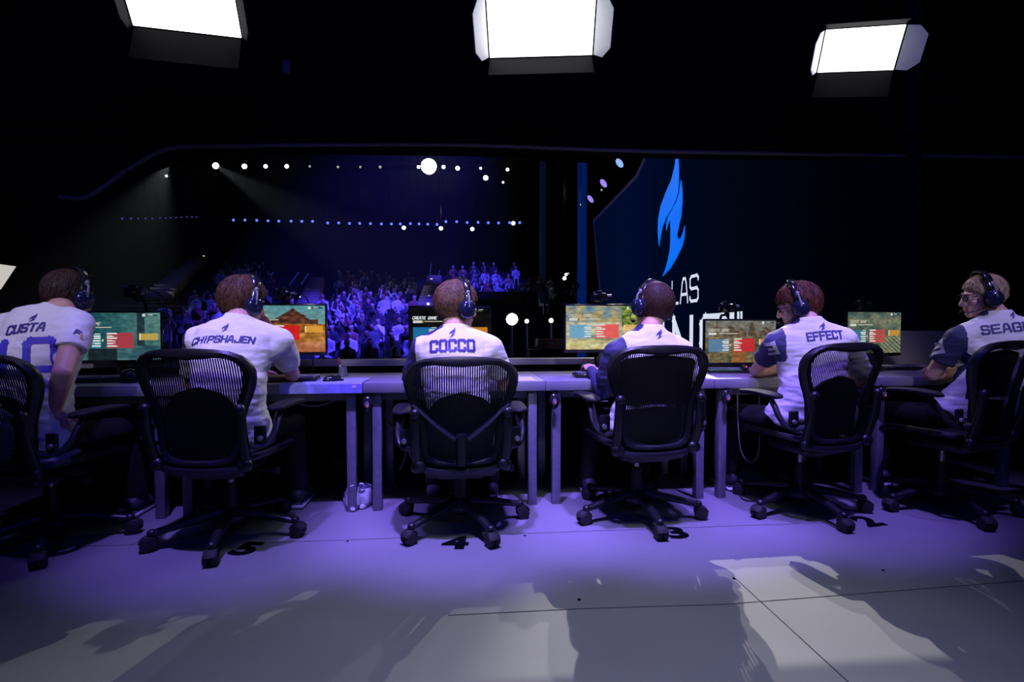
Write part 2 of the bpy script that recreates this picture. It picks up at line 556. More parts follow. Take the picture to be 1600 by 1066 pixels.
def text_width(text, height, width=0.66, gap=0.38):
    x = sum((0.45 if c in 'I!' else 1.0) + gap for c in text) - gap
    return x * height / 1.5 * width / 0.66

FLAME_A = [(540, 50), (548, 85), (550, 130), (549, 200), (545, 240), (535, 275), (515, 315), (490, 355), (472, 400), (462, 450), (457, 488), (452, 445), (451, 410), (453, 360), (465, 300), (490, 235), (515, 180), (530, 120)]
FLAME_B = [(560, 180), (566, 230), (566, 290), (560, 350), (548, 400), (541, 435), (545, 456), (558, 452), (570, 425), (577, 393), (577, 440), (565, 490), (540, 540), (510, 590), (473, 628), (488, 590), (500, 545), (508, 500), (511, 450), (511, 400), (509, 362), (500, 382), (490, 415), (491, 380), (500, 350), (520, 315), (540, 280), (552, 240)]
#END_HELPERS
# ================================================================ THE SETTING
YD0, YD1, ZD = 3.0, 3.66, 0.755          # desk front edge, back edge, top height
mb = MB(); mb.box((0.5, 0.75, -0.15), (16, 7.0, 0.3))
struct(mb.build('floor', M['floor'], smooth=False))
# joints between the stage boards
mb = MB()
def seam(a, b, wd=0.0042):
    a, b = on_z(*a, 0), on_z(*b, 0)
    d = (b - a).normalized() * (wd / 2); n = V((-d.y, d.x, 0))
    f = mb.bm.faces.new([mb.bm.verts.new(p + V((0, 0, 0.0012))) for p in (a - n, b - n, b + n, a + n)])
for a, b in (((-60, 858), (205, 852)), ((205, 852), (430, 848)), ((430, 848), (1180, 821)), ((1180, 821), (1300, 817)), ((205, 852), (262, 824)),
             ((1385, 775), (1448, 800)), ((900, 952), (1130, 945)), ((1130, 945), (1640, 905)), ((1150, 905), (1335, 1075)), ((700, 962), (900, 952))):
    seam(a, b)
for p in ((543, 846), (820, 837), (1147, 904), (1262, 813), (1380, 891), (905, 937)):
    c = on_z(*p, 0.0014)
    mb.lathe([(0.007, 0.001), (0.0001, 0.001)], Matrix.Translation(c), 10)
struct(mb.build('trim_1', M['seam'], smooth=False, recalc=False))

# black fascia along the stage edge with a pale ledge
mb = MB(); mb.box((0.6, 3.78, 0.398), (9.6, 0.05, 0.797))
struct(mb.build('wall_front', M['black'], smooth=False))
mb = MB(); mb.box((0.0, 3.765, 0.82), (8.2, 0.11, 0.046), bevel=0.006)
struct(mb.build('trim_2', M['ledge']))
# portal header above the stage edge
PATH = [(-500, 309), (93, 308), (130, 309.5), (165, 290), (195, 268), (225, 250), (248, 238), (272, 231), (330, 228.5), (700, 226), (1000, 236), (1400, 243), (1900, 250)]
YH = 4.4
pp = [on_y(*p, YH) for p in PATH]
poly = [(p.x, p.z) for p in pp] + [(pp[-1].x, 6.5), (pp[0].x, 6.5)]
mb = MB(); mb.prism(poly, 0.16, Matrix.Translation((0, YH + 0.09, 0)) @ Matrix.Rotation(R(90), 4, 'X'))
struct(mb.build('wall_header', M['black'], smooth=False))
mb = MB(); mb.tube(bez(pp[1:], 5), 0.022, 8, flat=(1, 0.8))
struct(mb.build('trim_3', M['portal']))
# a faint lighting bar and cable tray on the header
mb = MB()
mb.tube([on_y(-50, 195, 4.2), on_y(1650, 215, 4.2)], 0.02, 8)
for px in (250, 525, 800, 1055, 1330):
    a = on_y(px, 204, 4.2); mb.tube([a, a + V((0, 0, 0.9))], 0.012, 6)
struct(mb.build('trim_4', M['blackleaf']))

# hall beyond: floor, walls, ceiling
mb = MB(); mb.box((-8, 24, -1.1), (44, 39, 0.2)); struct(mb.build('floor_hall', M['dark'], smooth=False))
mb = MB(); mb.box((-8, 40.2, 6), (44, 0.3, 15)); struct(mb.build('wall_back', M['dark'], smooth=False))
mb = MB(); mb.box((-26, 22, 6), (0.3, 37, 15)); struct(mb.build('wall_left', M['dark'], smooth=False))
mb = MB(); mb.box((-8, 24, 13), (44, 36, 0.2)); struct(mb.build('ceiling', M['dark'], smooth=False))
# black drapes between the seating and the screen
def drape(px0, px1, y, z0, z1):
    a, b = on_y(px0, 500, y), on_y(px1, 500, y)
    mb = MB()
    n = 60
    mb.rings([[V((a.x + (b.x - a.x) * i / n, y + 0.08 * math.sin(i * 1.7), z)) for i in range(n + 1)] for z in (z0, z1)], closed_u=False)
    return struct(mb.build('wall_drape', M['black']))
drape(818, 935, 34.0, 6.0, 13.0)

# tiers of seating with benches
TY0, TZ0, TDY, TDZ = 13.0, -0.95, 0.92, 0.213
def tier_z(i): return TZ0 + TDZ * i
mb = MB()
for i in range(26):
    y = TY0 + TDY * i
    z = tier_z(i)
    mb.box((-12.4 + 0.28 * i * 0.5, y, (z - 1.0) / 2), (26.0 + 0.28 * i, TDY + 0.002, z + 1.0 + 0.01))
    mb.box((-12.4 + 0.28 * i * 0.5, y + 0.3, z + 0.2), (26.0 + 0.28 * i, 0.22, 0.4))
struct(mb.build('slab_tiers', M['tier'], smooth=False))
# upper block of seating at the right, above a dark wall
UY0, UZ0, UDY, UDZ = 27.5, 2.15, 0.9, 0.34
ux0, ux1 = on_y(694, 440, 27.2).x, on_y(826, 440, 27.2).x
mb = MB()
for i in range(7):
    y, z = UY0 + UDY * i, UZ0 + UDZ * i
    mb.box(((ux0 + ux1) / 2, y, (z - 1) / 2), (ux1 - ux0, UDY + 0.002, z + 1))
    mb.box(((ux0 + ux1) / 2, y + 0.3, z + 0.2), (ux1 - ux0, 0.22, 0.4))
mb.box(((ux0 + ux1) / 2, UY0 - 0.6, 0.95), (ux1 - ux0, 0.12, 3.9))
struct(mb.build('slab_upper_tiers', M['tier'], smooth=False))

# aisle stairs
def stair(label, a0, a1, b0, b1, Ya, Yb, n, lights=()):
    mb = MB()
    A0, A1, B0, B1 = on_y(*a0, Ya), on_y(*a1, Ya), on_y(*b0, Yb), on_y(*b1, Yb)
    for i in range(n):
        t = (i + 0.5) / n
        p, q = A0.lerp(B0, t), A1.lerp(B1, t)
        dy = (Yb - Ya) / n
        dz = (B0.z - A0.z) / n
        mb.box(((p.x + q.x) / 2, p.y, p.z - dz * 0.5), (abs(q.x - p.x), dy, dz * 2.0))
    o = mb.build('aisle_stairs', M['stair'], smooth=False)
    tag(o, label, 'stairs')
    for px, py in lights:
        t = (py - a0[1]) / (b0[1] - a0[1])
        c = on_y(px, py, Ya + (Yb - Ya) * t - 0.5)
        m2 = MB(); m2.ell(c, (0.07, 0.05, 0.06), u=10, v=6)
        s = m2.build('step_light', M['steplight'], origin=c)
        tag(s, 'tiny white step light glowing on the aisle stairs in the dark hall', 'light', 'step lights on the aisle stairs')
stair('long pale aisle stairs climbing at the far left of the seating', (232, 462), (262, 462), (306, 402), (322, 402), 24, 36, 16,
      [(257, 449), (271, 439), (285, 428), (296, 418), (307, 409), (318, 401)])
stair('lilac aisle stairs left of the brightly lit crowd block', (464, 480), (496, 480), (489, 435), (506, 435), 22, 30, 12,
      [(470, 465), (478, 455), (484, 445)])
stair('pale aisle stairs behind the player with the neatly centred chair', (652, 478), (690, 478), (669, 432), (690, 432), 22, 30, 12,
      [(669, 475), (670, 464), (672, 453), (673, 444), (674, 437)])
# handrails
for i, (a, b, Y) in enumerate((((427, 425), (416, 445), 30), ((467, 425), (452, 446), 30), ((482, 427), (470, 445), 30), ((674, 412), (670, 440), 29.5), ((687, 422), (684, 442), 29.5), ((719, 424), (717, 448), 26.5))):
    m2 = MB(); m2.tube([on_y(*a, Y), on_y(*b, Y)], 0.03, 6)
    o = m2.build('handrail', M['rail'], origin=on_y(*b, Y))
    tag(o, 'thin blue lit handrail beside an aisle of the dark hall', 'handrail', 'handrails in the hall')
c = on_y(448, 449, 33.0)
m2 = MB(); m2.box(c, (0.30, 0.06, 0.2), bevel=0.02)
tag(m2.build('exit_sign', M['exit'], origin=c), 'small green glowing exit sign far up in the hall', 'sign')

# LED wall at the right, running away from the stage
WD = ray(810, 510); WD.z = 0; WD.normalize()
WP = CAM + ray(1075, 480) * 11.0
WN = WD.cross(V((0, 0, 1)))
def on_wall(px, py):
    d = ray(px, py)
    return CAM + d * ((WP - CAM).dot(WN) / d.dot(WN))
WO = on_wall(930, 510); WO.z = 0
EX = -WD
WM = Matrix((( EX.x, -EX.y, 0, WO.x), (EX.y, EX.x, 0, WO.y), (0, 0, 1, WO.z), (0, 0, 0, 1)))
def wl(px, py):
    q = on_wall(px, py) - WO
    return q.dot(EX), q.z
SM = Matrix.Rotation(R(90), 4, 'X')
pl = [(wl(945, 470)[0], -0.95), wl(940, 450), wl(930, 345), wl(1000, 275), wl(1018, 237)]
zt = pl[-1][1] + 0.4
s1 = wl(1022, 237)[0]
s2 = wl(1425, 500)[0]
pl += [(s1 + 0.3, zt), (s2, zt), (s2, -0.95)]
mb = MB(); mb.prism(pl, 0.12, SM)
lw = mb.build('led_wall', M['ledwall'], smooth=False)
lw.matrix_world = WM
tag(lw, 'huge dark navy LED wall with a blue flame emblem at the right of the hall', 'screen')
mb = MB()
mb.tube([V((x, -0.05, z)) for x, z in (wl(946, 540), wl(940, 450), wl(930, 345), wl(1000, 275), wl(1019, 232))], 0.07, 6)
mb.build('screen_border', M['frame_violet'], lw)
def wfn(sx, sz):
    return lambda u, v: V((sx + u, -0.075, sz + v))
mb = MB()
for fl in (FLAME_A, FLAME_B):
    mb.prism([wl(880 + x / 2.9625, 220 + y / 2.9625) for x, y in fl], 0.02, Matrix.Translation((0, -0.065, 0)) @ SM)
mb.build('flame_emblem', M['logo_blue'], lw, smooth=False)
mb = MB()
a, b = wl(1055, 470)[0], wl(1096.5, 470)[0]
zb, zt2 = wl(1091, 470)[1], wl(1091, 431)[1]
h = zt2 - zb
wr = (b - a) / text_width('LAS', h, 0.66, 0.3) * 0.66
off = text_width('DAL', h, wr, 0.3) + 0.3 * h / 1.5 * wr / 0.66
lettering(mb, 'DALLAS', wfn(a - off, zb), h, wr, 0.19, 0.3)
a, b = wl(1051, 520)[0], wl(1085, 520)[0]
zt3 = wl(1068, 501)[1]
h2 = h * 2.15
off = text_width('WI', h2, (b - a) / h2 * 1.5 * 0.66, 0.3) + 0.3 * (b - a)
# the N spans a..b
lettering(mb, 'WINS', lambda u, v: V((a + 0.22 * (b - a) - (1.45 + 2 * 0.50) * 0.80 * (b - a) + u, -0.075, zt3 - h2 + v)), h2, (b - a) * 0.80 / h2 * 1.5 * 0.66, 0.30, 0.50)
for p0, p1 in ((1147, 1153.5), (1159, 1166.5)):
    (x0, z1), (x1, _) = wl(p0, 487), wl(p1, 487)
    mb.box(((x0 + x1) / 2, -0.07, z1 - h2 / 2), (x1 - x0, 0.01, h2))
mb.build('lettering', M['logo_white'], lw, smooth=False, recalc=False)

# vertical blue light strips hanging behind the drapes
for px0, px1, mm, lb in ((903, 917, M['strip'], 'tall blue light strip just left of the LED wall'), (843, 853, M['stripdim'], 'tall dim blue light strip left of the brighter one')):
    a, b = on_y(px0, 230, 32.0), on_y(px1, 230, 32.0)
    m2 = MB(); m2.box(((a.x + b.x) / 2, 32.0, 5.2), (b.x - a.x, 0.12, 12.4))
    tag(m2.build('light_strip', mm, smooth=False, origin=((a.x + b.x) / 2, 32.0, -1)), lb, 'light')
# ---------------------------------------------------------------- hall lamps
def lamp(px, py, r, Y, mm, label, group=None, name='stage_lamp', squash=1.0, tilt=0.0):
    c = on_y(px, py, Y)
    rr = r * (c - CAM).dot(_cf) / FPX
    rot = Matrix.Rotation(tilt, 4, 'Y')
    mb = MB(); base = Matrix.Translation(c) @ rot @ Matrix.Rotation(R(90), 4, 'X') @ Matrix.Diagonal((squash, 1, 1, 1))
    mb.lathe([(rr * 0.5, -rr * 2.2), (rr * 1.05, -rr * 1.5), (rr * 1.12, 0)], base, 14)
    mb.mi = 1
    mb.lathe([(rr, rr * 0.02), (rr * 0.7, rr * 0.2), (rr * 0.02, rr * 0.28)], base, 14)
    mb.mi = 0
    mb.cyl(c + V((0, rr * 1.2, rr * 0.6)), V((c.x, c.y + rr * 1.2, 12.9)), 0.02, 6)
    o = mb.build(name, [M['gloss'], mm], origin=c, recalc=False)
    return tag(o, label, 'lamp', group)
BL = [(762, 410), (807, 410), (853, 411), (897, 413), (939, 414), (987, 414), (1029, 415), (1071, 415), (1130, 421), (1173, 421), (1215, 423), (1255, 423), (1297, 424), (1340, 425), (1379, 425), (1414, 425), (1453, 424), (1487, 425), (1521, 426), (1557, 427)]
for x, y in BL:
    lamp(60 + x / 2.5, 180 + y / 2.5, 2.1, 36, M['lampblue'], 'small blue lamp in the long row across the back of the hall', 'row of blue lamps')
for x, y in [(-15, 578), (62, 578), (137, 584), (215, 583), (288, 586), (361, 587), (440, 585), (512, 585)]:
    lamp(700 + x / 4.57, 220 + y / 4.57, 2.1, 36, M['lampblue'], 'small blue lamp in the long row across the back of the hall', 'row of blue lamps')
for x, y in [(327, 404), (361, 404), (390, 404), (418, 404), (445, 403), (475, 402), (497, 402), (517, 401), (538, 400), (558, 399), (580, 398), (600, 398), (618, 399)]:
    lamp(60 + x / 2.5, 180 + y / 2.5, 1.8 if x < 370 else 1.3, 36, M['lampviolet'], 'dim violet lamp in the short faint row at the left of the hall', 'row of dim violet lamps')
for x, y, r in [(337, 259, 5), (382, 260, 4), (415, 260, 3.2), (448, 260, 3.2), (243, 259, 1.8), (268, 254, 2.2), (260, 275, 2), (654, 261, 2.6), (693, 261, 3), (715, 263, 3.4), (714, 233, 1.8), (751, 263, 2), (759, 278, 4), (793, 265, 2.6), (786, 285, 1.8), (678, 233, 1.8), (669, 229, 2)]:
    lamp(x, y, r, 30, M['lampwhite'], 'white stage lamp glowing high under the dark hall roof', 'white lamps under the hall roof')
for x, y, r in [(484, 260, 1.8), (528, 261, 2), (563, 261, 1.8), (594, 261, 2.2)]:
    lamp(x, y, r, 30, M['lampdim'], 'dim grey stage lamp in the middle of the white roof row', 'dim lamps under the hall roof')
for x, y in [(631, 356), (689, 357), (738, 358), (802, 349)]:
    lamp(x, y, 3.1, 33, M['lampwhite'], 'round white lamp just below the row of blue lamps', 'white lamps below the blue row')
lamp(670, 260, 12, 29, M['star'], 'dazzling white spotlight, largest lamp under the hall roof', name='spotlight')
lamp(968, 255, 8.0, 22, M['lenssky'], 'tilted pale blue lamp lens, uppermost of three beside the LED wall', name='moving_head_lamp', squash=0.62, tilt=R(-38))
lamp(943, 286.5, 7.4, 23, M['lenslilac'], 'tilted lilac lamp lens, middle of three beside the LED wall', name='moving_head_lamp', squash=0.58, tilt=R(-38))
lamp(922.5, 311, 6.8, 24, M['lenslilac'], 'tilted lilac lamp lens, lowest of three beside the LED wall', name='moving_head_lamp', squash=0.52, tilt=R(-38))
for x, y, r in [(882, 435, 3), (884.5, 429, 2.2), (888, 427.5, 1.6), (940, 297, 1.6), (907, 320, 1.2)]:
    lamp(x, y, r, 26, M['lampwhite'] if r > 1.7 else M['lampdim'], 'small white lamp hanging in front of the dark drapes', 'lamps before the drapes')
# roof bars carrying them
for pa, pb, Y in (((120, 333), (830, 344), 36.4), ((180, 250), (830, 258), 30.5)):
    a, b = on_y(*pa, Y), on_y(*pb, Y)
    m2 = MB(); m2.tube([a, b], 0.06, 6)
    struct(m2.build('beam_truss', M['black']))

# floor-standing lights in the hall pit
def stand_light(px, py, r, Y, mm, label):
    c = on_y(px, py, Y)
    rr = r * (c - CAM).dot(_cf) / FPX
    t = empty('floor_spotlight', (c.x, c.y, -1.0), 0, label, 'spotlight')
    o = V((c.x, c.y, -1.0))
    h = c.z + 1.0
    m2 = MB(); m2.lathe([(rr * 0.5, -rr * 2), (rr * 1.1, -rr), (rr * 1.15, 0)], Matrix.Translation((0, 0, h)) @ Matrix.Rotation(R(90), 4, 'X'), 16); m2.build('housing', M['gloss'], t)
    m2 = MB(); m2.lathe([(rr, 0.0), (rr * 0.6, rr * 0.2), (0.001, rr * 0.3)], Matrix.Translation((0, -0.01, h)) @ Matrix.Rotation(R(90), 4, 'X'), 16); m2.build('lens', mm, t, recalc=False)
    m2 = MB(); m2.cyl((0, rr, 0.03), (0, rr, h - rr), 0.035, 8)
    m2.lathe([(0.3, 0), (0.28, 0.03), (0.04, 0.05)], Matrix.Translation((0, rr, 0)), 14); m2.build('stand', M['steel'], t)
stand_light(800, 499, 9, 11.5, M['star'], 'dazzling white spotlight on a stand beyond the ledge')
stand_light(823, 502, 3.2, 11.8, M['lampwhite'], 'small white spotlight just right of the dazzling one on a stand')
stand_light(861, 501, 3.6, 12.0, M['lampwhite'], 'small white spotlight left of the monitor with the pale desert picture')
# brown case on a black riser
a = on_y(858, 546, 11.0)
m2 = MB(); m2.box((a.x, 11.0, (a.z - 1.0) / 2), (0.9, 0.5, a.z + 1.0), bevel=0.01); tag(m2.build('riser', M['black'], origin=(a.x, 11.0, -1)), 'black riser carrying a brown case beyond the ledge', 'riser')
t = empty('equipment_case', (a.x, 11.0, a.z), 0, 'brown equipment case on a black riser beyond the ledge', 'case')
m2 = MB(); m2.box((0, 0, 0.12), (0.56, 0.34, 0.22), bevel=0.015); m2.build('case_body', M['brown'], t)
m2 = MB()
m2.box((0, -0.18, 0.14), (0.12, 0.02, 0.05), bevel=0.005); m2.build('handle', M['steel'], t)
for sx in (-0.27, 0.27):
    m2 = MB(); m2.box((sx, -0.16, 0.12), (0.03, 0.03, 0.23), bevel=0.005); m2.build('corner_fitting', M['steel'], t)

# ---------------------------------------------------------------- audience
def spectator_mesh(k):
    rnd = random.Random(k)
    mb = MB()
    ln = rnd.uniform(-0.06, 0.1)
    def P(x, y, z): return V((x, -y, z))
    mb.rings([[P(math.cos(a) * rx, math.sin(a) * ry + yy, z) for a in [2 * PI * j / 14 for j in range(14)]] for rx, ry, yy, z in
              ((0.17, 0.12, 0, 0.40), (0.18, 0.13, 0.01, 0.55), (0.17, 0.11, ln * 0.5, 0.72), (0.2, 0.12, ln, 0.86), (0.19, 0.1, ln, 0.95), (0.07, 0.07, ln + 0.01, 1.0))])
    mb.cap(P(0, ln + 0.01, 0.97), P(0, ln + 0.02, 1.06), 0.06, 0.06, 10)
    mb.ell(P(0, ln + 0.03, 1.15), (0.085, 0.105, 0.125), u=12, v=8)
    for s in (-1, 1):
        mb.cap(P(0.09 * s, 0.02, 0.46), P(0.12 * s, 0.42, 0.48), 0.085, 0.065, 10)
        mb.cap(P(0.12 * s, 0.42, 0.47), P(0.12 * s, 0.40, 0.06), 0.06, 0.05, 10)
        sh = P(0.19 * s, ln, 0.91)
        if k % 4 == 1:
            el = P(0.27 * s, ln + 0.15, 0.98); wr = P(0.16 * s, ln + 0.2, 1.25)
        elif k % 4 == 2 and s == 1:
            el = P(0.26 * s, ln + 0.1, 0.68); wr = P(0.06, ln + 0.22, 0.98)
        else:
            el = P(0.24 * s, ln + 0.05, 0.66); wr = P(0.1 * s, ln + 0.28, 0.58)
        mb.cap(sh, el, 0.058, 0.048, 10); mb.cap(el, wr, 0.045, 0.036, 10)
        mb.ell(wr, (0.045, 0.045, 0.045), u=8, v=6)
    me = remesh(mb, 0.035, 2)
    me.name = 'spectator'
    for m_ in (M['a_shirt'], M['a_skin'], M['a_hair']):
        me.materials.append(m_)
    hc = P(0, ln + 0.03, 1.15)
    for p in me.polygons:
        q = p.center - hc
        if q.length < 0.16 and p.center.z > 1.03:
            p.material_index = 2 if (q.z > 0.055 or (q.y > 0.02 and q.z > -0.06)) else 1
    return me
SPEC = [spectator_mesh(k) for k in range(8)]
spots = []
rnd = random.Random(3)
for i in range(1, 20):                       # bright centre block
    y = TY0 + TDY * i
    x0, x1 = on_y(500 if i < 11 else 508, 480, y).x, on_y(652, 480, y).x
    x = x0 + rnd.uniform(0, 0.3)
    while x < x1:
        if rnd.random() < (0.86 if i < 13 else 0.62): spots.append((x + rnd.uniform(-0.06, 0.06), y + 0.14, tier_z(i), 0))
        x += 0.62
for i in range(0, 6):                        # upper block at the right
    y = UY0 + UDY * i
    x = ux0 + 0.4
    while x < ux1 - 0.2:
        if rnd.random() < 0.55: spots.append((x, y + 0.14, UZ0 + UDZ * i, 1))
        x += 0.64
for i in range(4, 24):                       # dim blocks at the left
    y = TY0 + TDY * i
    x0, x1 = on_y(255, 480, y).x, on_y(462, 480, y).x
    x = x0
    while x < x1:
        if rnd.random() < 0.5: spots.append((x, y + 0.14, tier_z(i), 2))
        x += 0.6
for i in range(12, 18):                      # a few in red light beside the screen
    y = TY0 + TDY * i
    x0, x1 = on_y(828, 480, y).x, on_y(900, 480, y).x
    x = x0
    while x < x1:
        if rnd.random() < 0.5: spots.append((x, y + 0.14, tier_z(i) + 0.0, 3))
        x += 0.6
GRP = {0: ('spectator seated in the bright violet-blue crowd block behind the ledge', 'crowd in the bright centre block'),
       1: ('spectator seated in the raised block under blue light at the right', 'crowd in the raised right block'),
       2: ('spectator seated in the dim blue seating at the left of the hall', 'crowd in the dim left seating'),
       3: ('spectator in dim red light between the drapes and the LED wall', 'crowd in red light')}
def on_stairs(s):
    px, py, _ = proj(V((s[0], s[1], s[2] + 0.5)))
    return (425 < px < 515 and py < 492 and s[3] == 2) or (px < 330 and py < 475) or (px > 645 and s[3] == 0 and py < 485) or (px < 518 and s[3] == 0 and py < 486)
spots = [s_ for s_ in spots if not on_stairs(s_)]
spots.sort(key=lambda s: s[1])
rest = bmesh.new()
for n_, (x, y, z, g) in enumerate(spots):
    me = SPEC[rnd.randrange(8)]
    mt = Matrix.Translation((x, y, z)) @ Matrix.Rotation(rnd.uniform(-0.4, 0.4), 4, 'Z')
    if n_ < 300:
        o = link('person', me)
        o.matrix_world = mt
        tag(o, GRP[g][0], 'person', GRP[g][1])
    else:
        k0 = len(rest.verts); f0 = len(rest.faces)
        rest.from_mesh(me)
        rest.verts.ensure_lookup_table()
        bmesh.ops.transform(rest, matrix=mt, verts=rest.verts[k0:])
if len(rest.verts):
    me = bpy.data.meshes.new('crowd'); rest.to_mesh(me)
    for m_ in (M['a_shirt'], M['a_skin'], M['a_hair']): me.materials.append(m_)
    o = link('crowd', me); o['kind'] = 'stuff'
    tag(o, 'farthest spectators in the upper rows of the dark hall', 'crowd')
# thin haze hanging in the hall
m_ = bpy.data.materials.new('thin_stage_haze'); m_.use_nodes = True
nt = m_.node_tree; nt.nodes.clear()
vs_ = nt.nodes.new('ShaderNodeVolumeScatter'); vs_.inputs['Density'].default_value = 0.0026; vs_.inputs['Anisotropy'].default_value = 0.2
vo_ = nt.nodes.new('ShaderNodeOutputMaterial'); nt.links.new(vs_.outputs[0], vo_.inputs['Volume'])
mb = MB(); mb.box((-11.2, 26.8, 5.9), (28.5, 25.4, 13.6))
hz = mb.build('haze', m_, smooth=False)
hz['kind'] = 'stuff'; tag(hz, 'thin grey haze hanging in the dark hall', 'haze')
a = on_y(670, 260, 28.2)
d_ = bpy.data.lights.new('spotlight_glow', 'POINT'); d_.energy = 60; d_.color = (1, 0.95, 0.84); d_.shadow_soft_size = 0.25
o = bpy.data.objects.new('spotlight_glow', d_); COL.objects.link(o); o.location = a + V((0, -0.6, 0))
spot('hall_beam_light', on_y(337, 259, 29.5), on_y(520, 370, 26), 2600, (0.85, 0.9, 1.0), 22, 0.6, 0.1)
spot('hall_beam_light', on_y(262, 256, 29.5), on_y(200, 400, 24), 2800, (0.85, 0.9, 1.0), 34, 0.8, 0.1)
#END_SETTING
# ================================================================ LED PANELS OVERHEAD
def led_panel(loc, target, roll, wd, ht, label, leaf=(35, 40, 55, 55), side='whiteleaf', name='led_panel_light'):
    """loc = centre of the glowing face; leaves: left, right, top, bottom opening angles"""
    t = empty(name, loc, 0, label, 'lamp')
    d = (V(target) - V(loc)).normalized()
    t.rotation_euler = (d.to_track_quat('Z', 'Y') @ Matrix.Rotation(R(roll), 3, 'Z').to_quaternion()).to_euler()
    # local: +Z out of the face, +Y up
    m = MB(); m.box((0, 0, -0.06), (wd + 0.05, ht + 0.05, 0.1), bevel=0.012); m.build('housing', M['blackleaf'], t)
    m = MB(); m.box((0, 0, -0.004), (wd, ht, 0.012)); m.build('diffuser', M['panel'], t, smooth=False)
    m = MB(); m.tube([(-wd * 0.3, 0, -0.11), (-wd * 0.3, 0, -0.2), (0, 0.02, -0.26), (wd * 0.3, 0, -0.2), (wd * 0.3, 0, -0.11)], 0.014, 8)
    m.build('yoke', M['steel'], t)
    for i, (ax, sg, ln, w0, w1, mm) in enumerate((('x', -1, 0.13, ht, ht * 0.62, side), ('x', 1, 0.13, ht, ht * 0.62, side), ('y', 1, 0.16, wd, wd * 1.05, 'blackleaf'), ('y', -1, 0.22, wd, wd * 1.0, 'blackleaf'))):
        a = R(leaf[i])
        h = (wd if ax == 'x' else ht) / 2 + 0.012
        dx, dz = math.cos(a) * ln, math.sin(a) * ln
        q = []
        for s_, hw in ((0, w0 / 2), (0.55, w0 / 2), (1, w1 / 2)):
            q.append((sg * (h + dx * s_), dz * s_, hw))
        m = MB()
        L_ = [V((u, -hw, z)) if ax == 'x' else V((-hw, u, z)) for u, z, hw in q]
        U_ = [V((u, hw, z)) if ax == 'x' else V((hw, u, z)) for u, z, hw in q]
        n_ = V((dz * sg, 0, -dx)).normalized() if ax == 'x' else V((0, dz * sg, -dx)).normalized()
        th = n_ * 0.003
        for (a0, b0) in ((L_[0], L_[1]), (L_[1], L_[2])):
            k = L_.index(a0)
            c0, d0 = U_[k], U_[k + 1]
            vs = [m.bm.verts.new(p) for p in (a0 - th, b0 - th, d0 - th, c0 - th, a0 + th, b0 + th, d0 + th, c0 + th)]
            for f in ((0, 1, 2, 3), (7, 6, 5, 4), (0, 4, 5, 1), (1, 5, 6, 2), (2, 6, 7, 3), (3, 7, 4, 0)):
                m.bm.faces.new([vs[j] for j in f])
        m.build('barn_door', M[mm], t, smooth=False)
    m = MB(); m.cyl((0, 0, -0.26), (0, 0.9, -0.9), 0.018, 8); m.build('hanging_pipe', M['blackleaf'], t)
    return t
def pan(px, py, y): return on_y(px, py, y)
led_panel(pan(845, 41, 3.12), (0.15, 0.9, 0.75), 0, 0.64, 0.33, 'glowing white LED panel light overhead, middle of the three', (60, 48, 88, 84))
led_panel(pan(282, -3, 3.10), (-1.25, 0.75, 0.9), 0, 0.56, 0.33, 'glowing white LED panel light overhead at the left, cut by the picture top', (92, 62, 88, 60), side='blackleaf')
led_panel(pan(1343, 78, 3.35), (0.9, 1.2, 0.9), -13, 0.46, 0.27, 'glowing white LED panel light overhead at the right, tilted', (75, 20, 70, 60))
# pale soft panel at the far left
P4 = [on_y(22, 416, 3.4), on_y(-2, 452, 3.4), on_y(-70, 446, 3.4), on_y(-50, 406, 3.4)]
mb = MB(); mb.prism([(p.x, p.z) for p in P4], 0.03, Matrix.Translation((0, 3.4, 0)) @ SM)
o = mb.build('soft_light_panel', M['softpanel'], smooth=False, origin=(P4[1].x, 3.4, P4[1].z))
tag(o, 'pale soft light panel at the left picture edge above the player in the twisted pose', 'lamp')
mb = MB(); mb.cyl(V((P4[2].x, 3.43, 0)) - V((P4[1].x, 3.4, P4[1].z)), V((P4[2].x, 3.43, P4[2].z + 0.02)) - V((P4[1].x, 3.4, P4[1].z)), 0.015, 8)
mb.build('stand', M['blackleaf'], o)
c = on_y(447, 105, 4.396)
m2 = MB(); m2.box(c, (0.055, 0.03, 0.10), bevel=0.006); tag(m2.build('switch_box', M['portal'], origin=c), 'tiny grey switch box on the black wall above the portal', 'switch box')

# ================================================================ DESKS
JX = [-2.64, -1.585, -0.54, 0.522, 1.578, 2.655, 3.72]
DLAB = ['grey desk at the far left, in front of the player leaning on one hand',
        'grey desk with the blue-violet mousepad hanging over its edge',
        'grey desk of the player in the neatly centred chair',
        'grey desk holding the pale desert picture monitor',
        'grey desk under the bent elbow of the player with reddish hair',
        'grey desk at the far right, half hidden by the player in profile']
for i in range(6):
    x0, x1 = JX[i] + 0.001, JX[i + 1] - 0.001
    xc = (x0 + x1) / 2
    t = empty('desk', (xc, (YD0 + YD1) / 2, 0), 0, DLAB[i], 'desk', 'row of grey desks')
    yc = (YD0 + YD1) / 2
    m = MB(); m.box((0, 0, ZD - 0.03), (x1 - x0, YD1 - YD0, 0.06), bevel=0.004); m.build('table_top', M['desk'], t)
    for sx in (-1, 1):
        for yy in (YD0 + 0.055, YD1 - 0.06):
            m = MB(); m.box((sx * ((x1 - x0) / 2 - 0.072), yy - yc, (ZD - 0.06) / 2), (0.052, 0.05, ZD - 0.06), bevel=0.004); m.build('leg', M['steel'], t)
    m = MB(); m.box((0, YD0 + 0.09 - yc, ZD - 0.085), (x1 - x0 - 0.16, 0.03, 0.05)); m.build('crossbar', M['steel'], t)
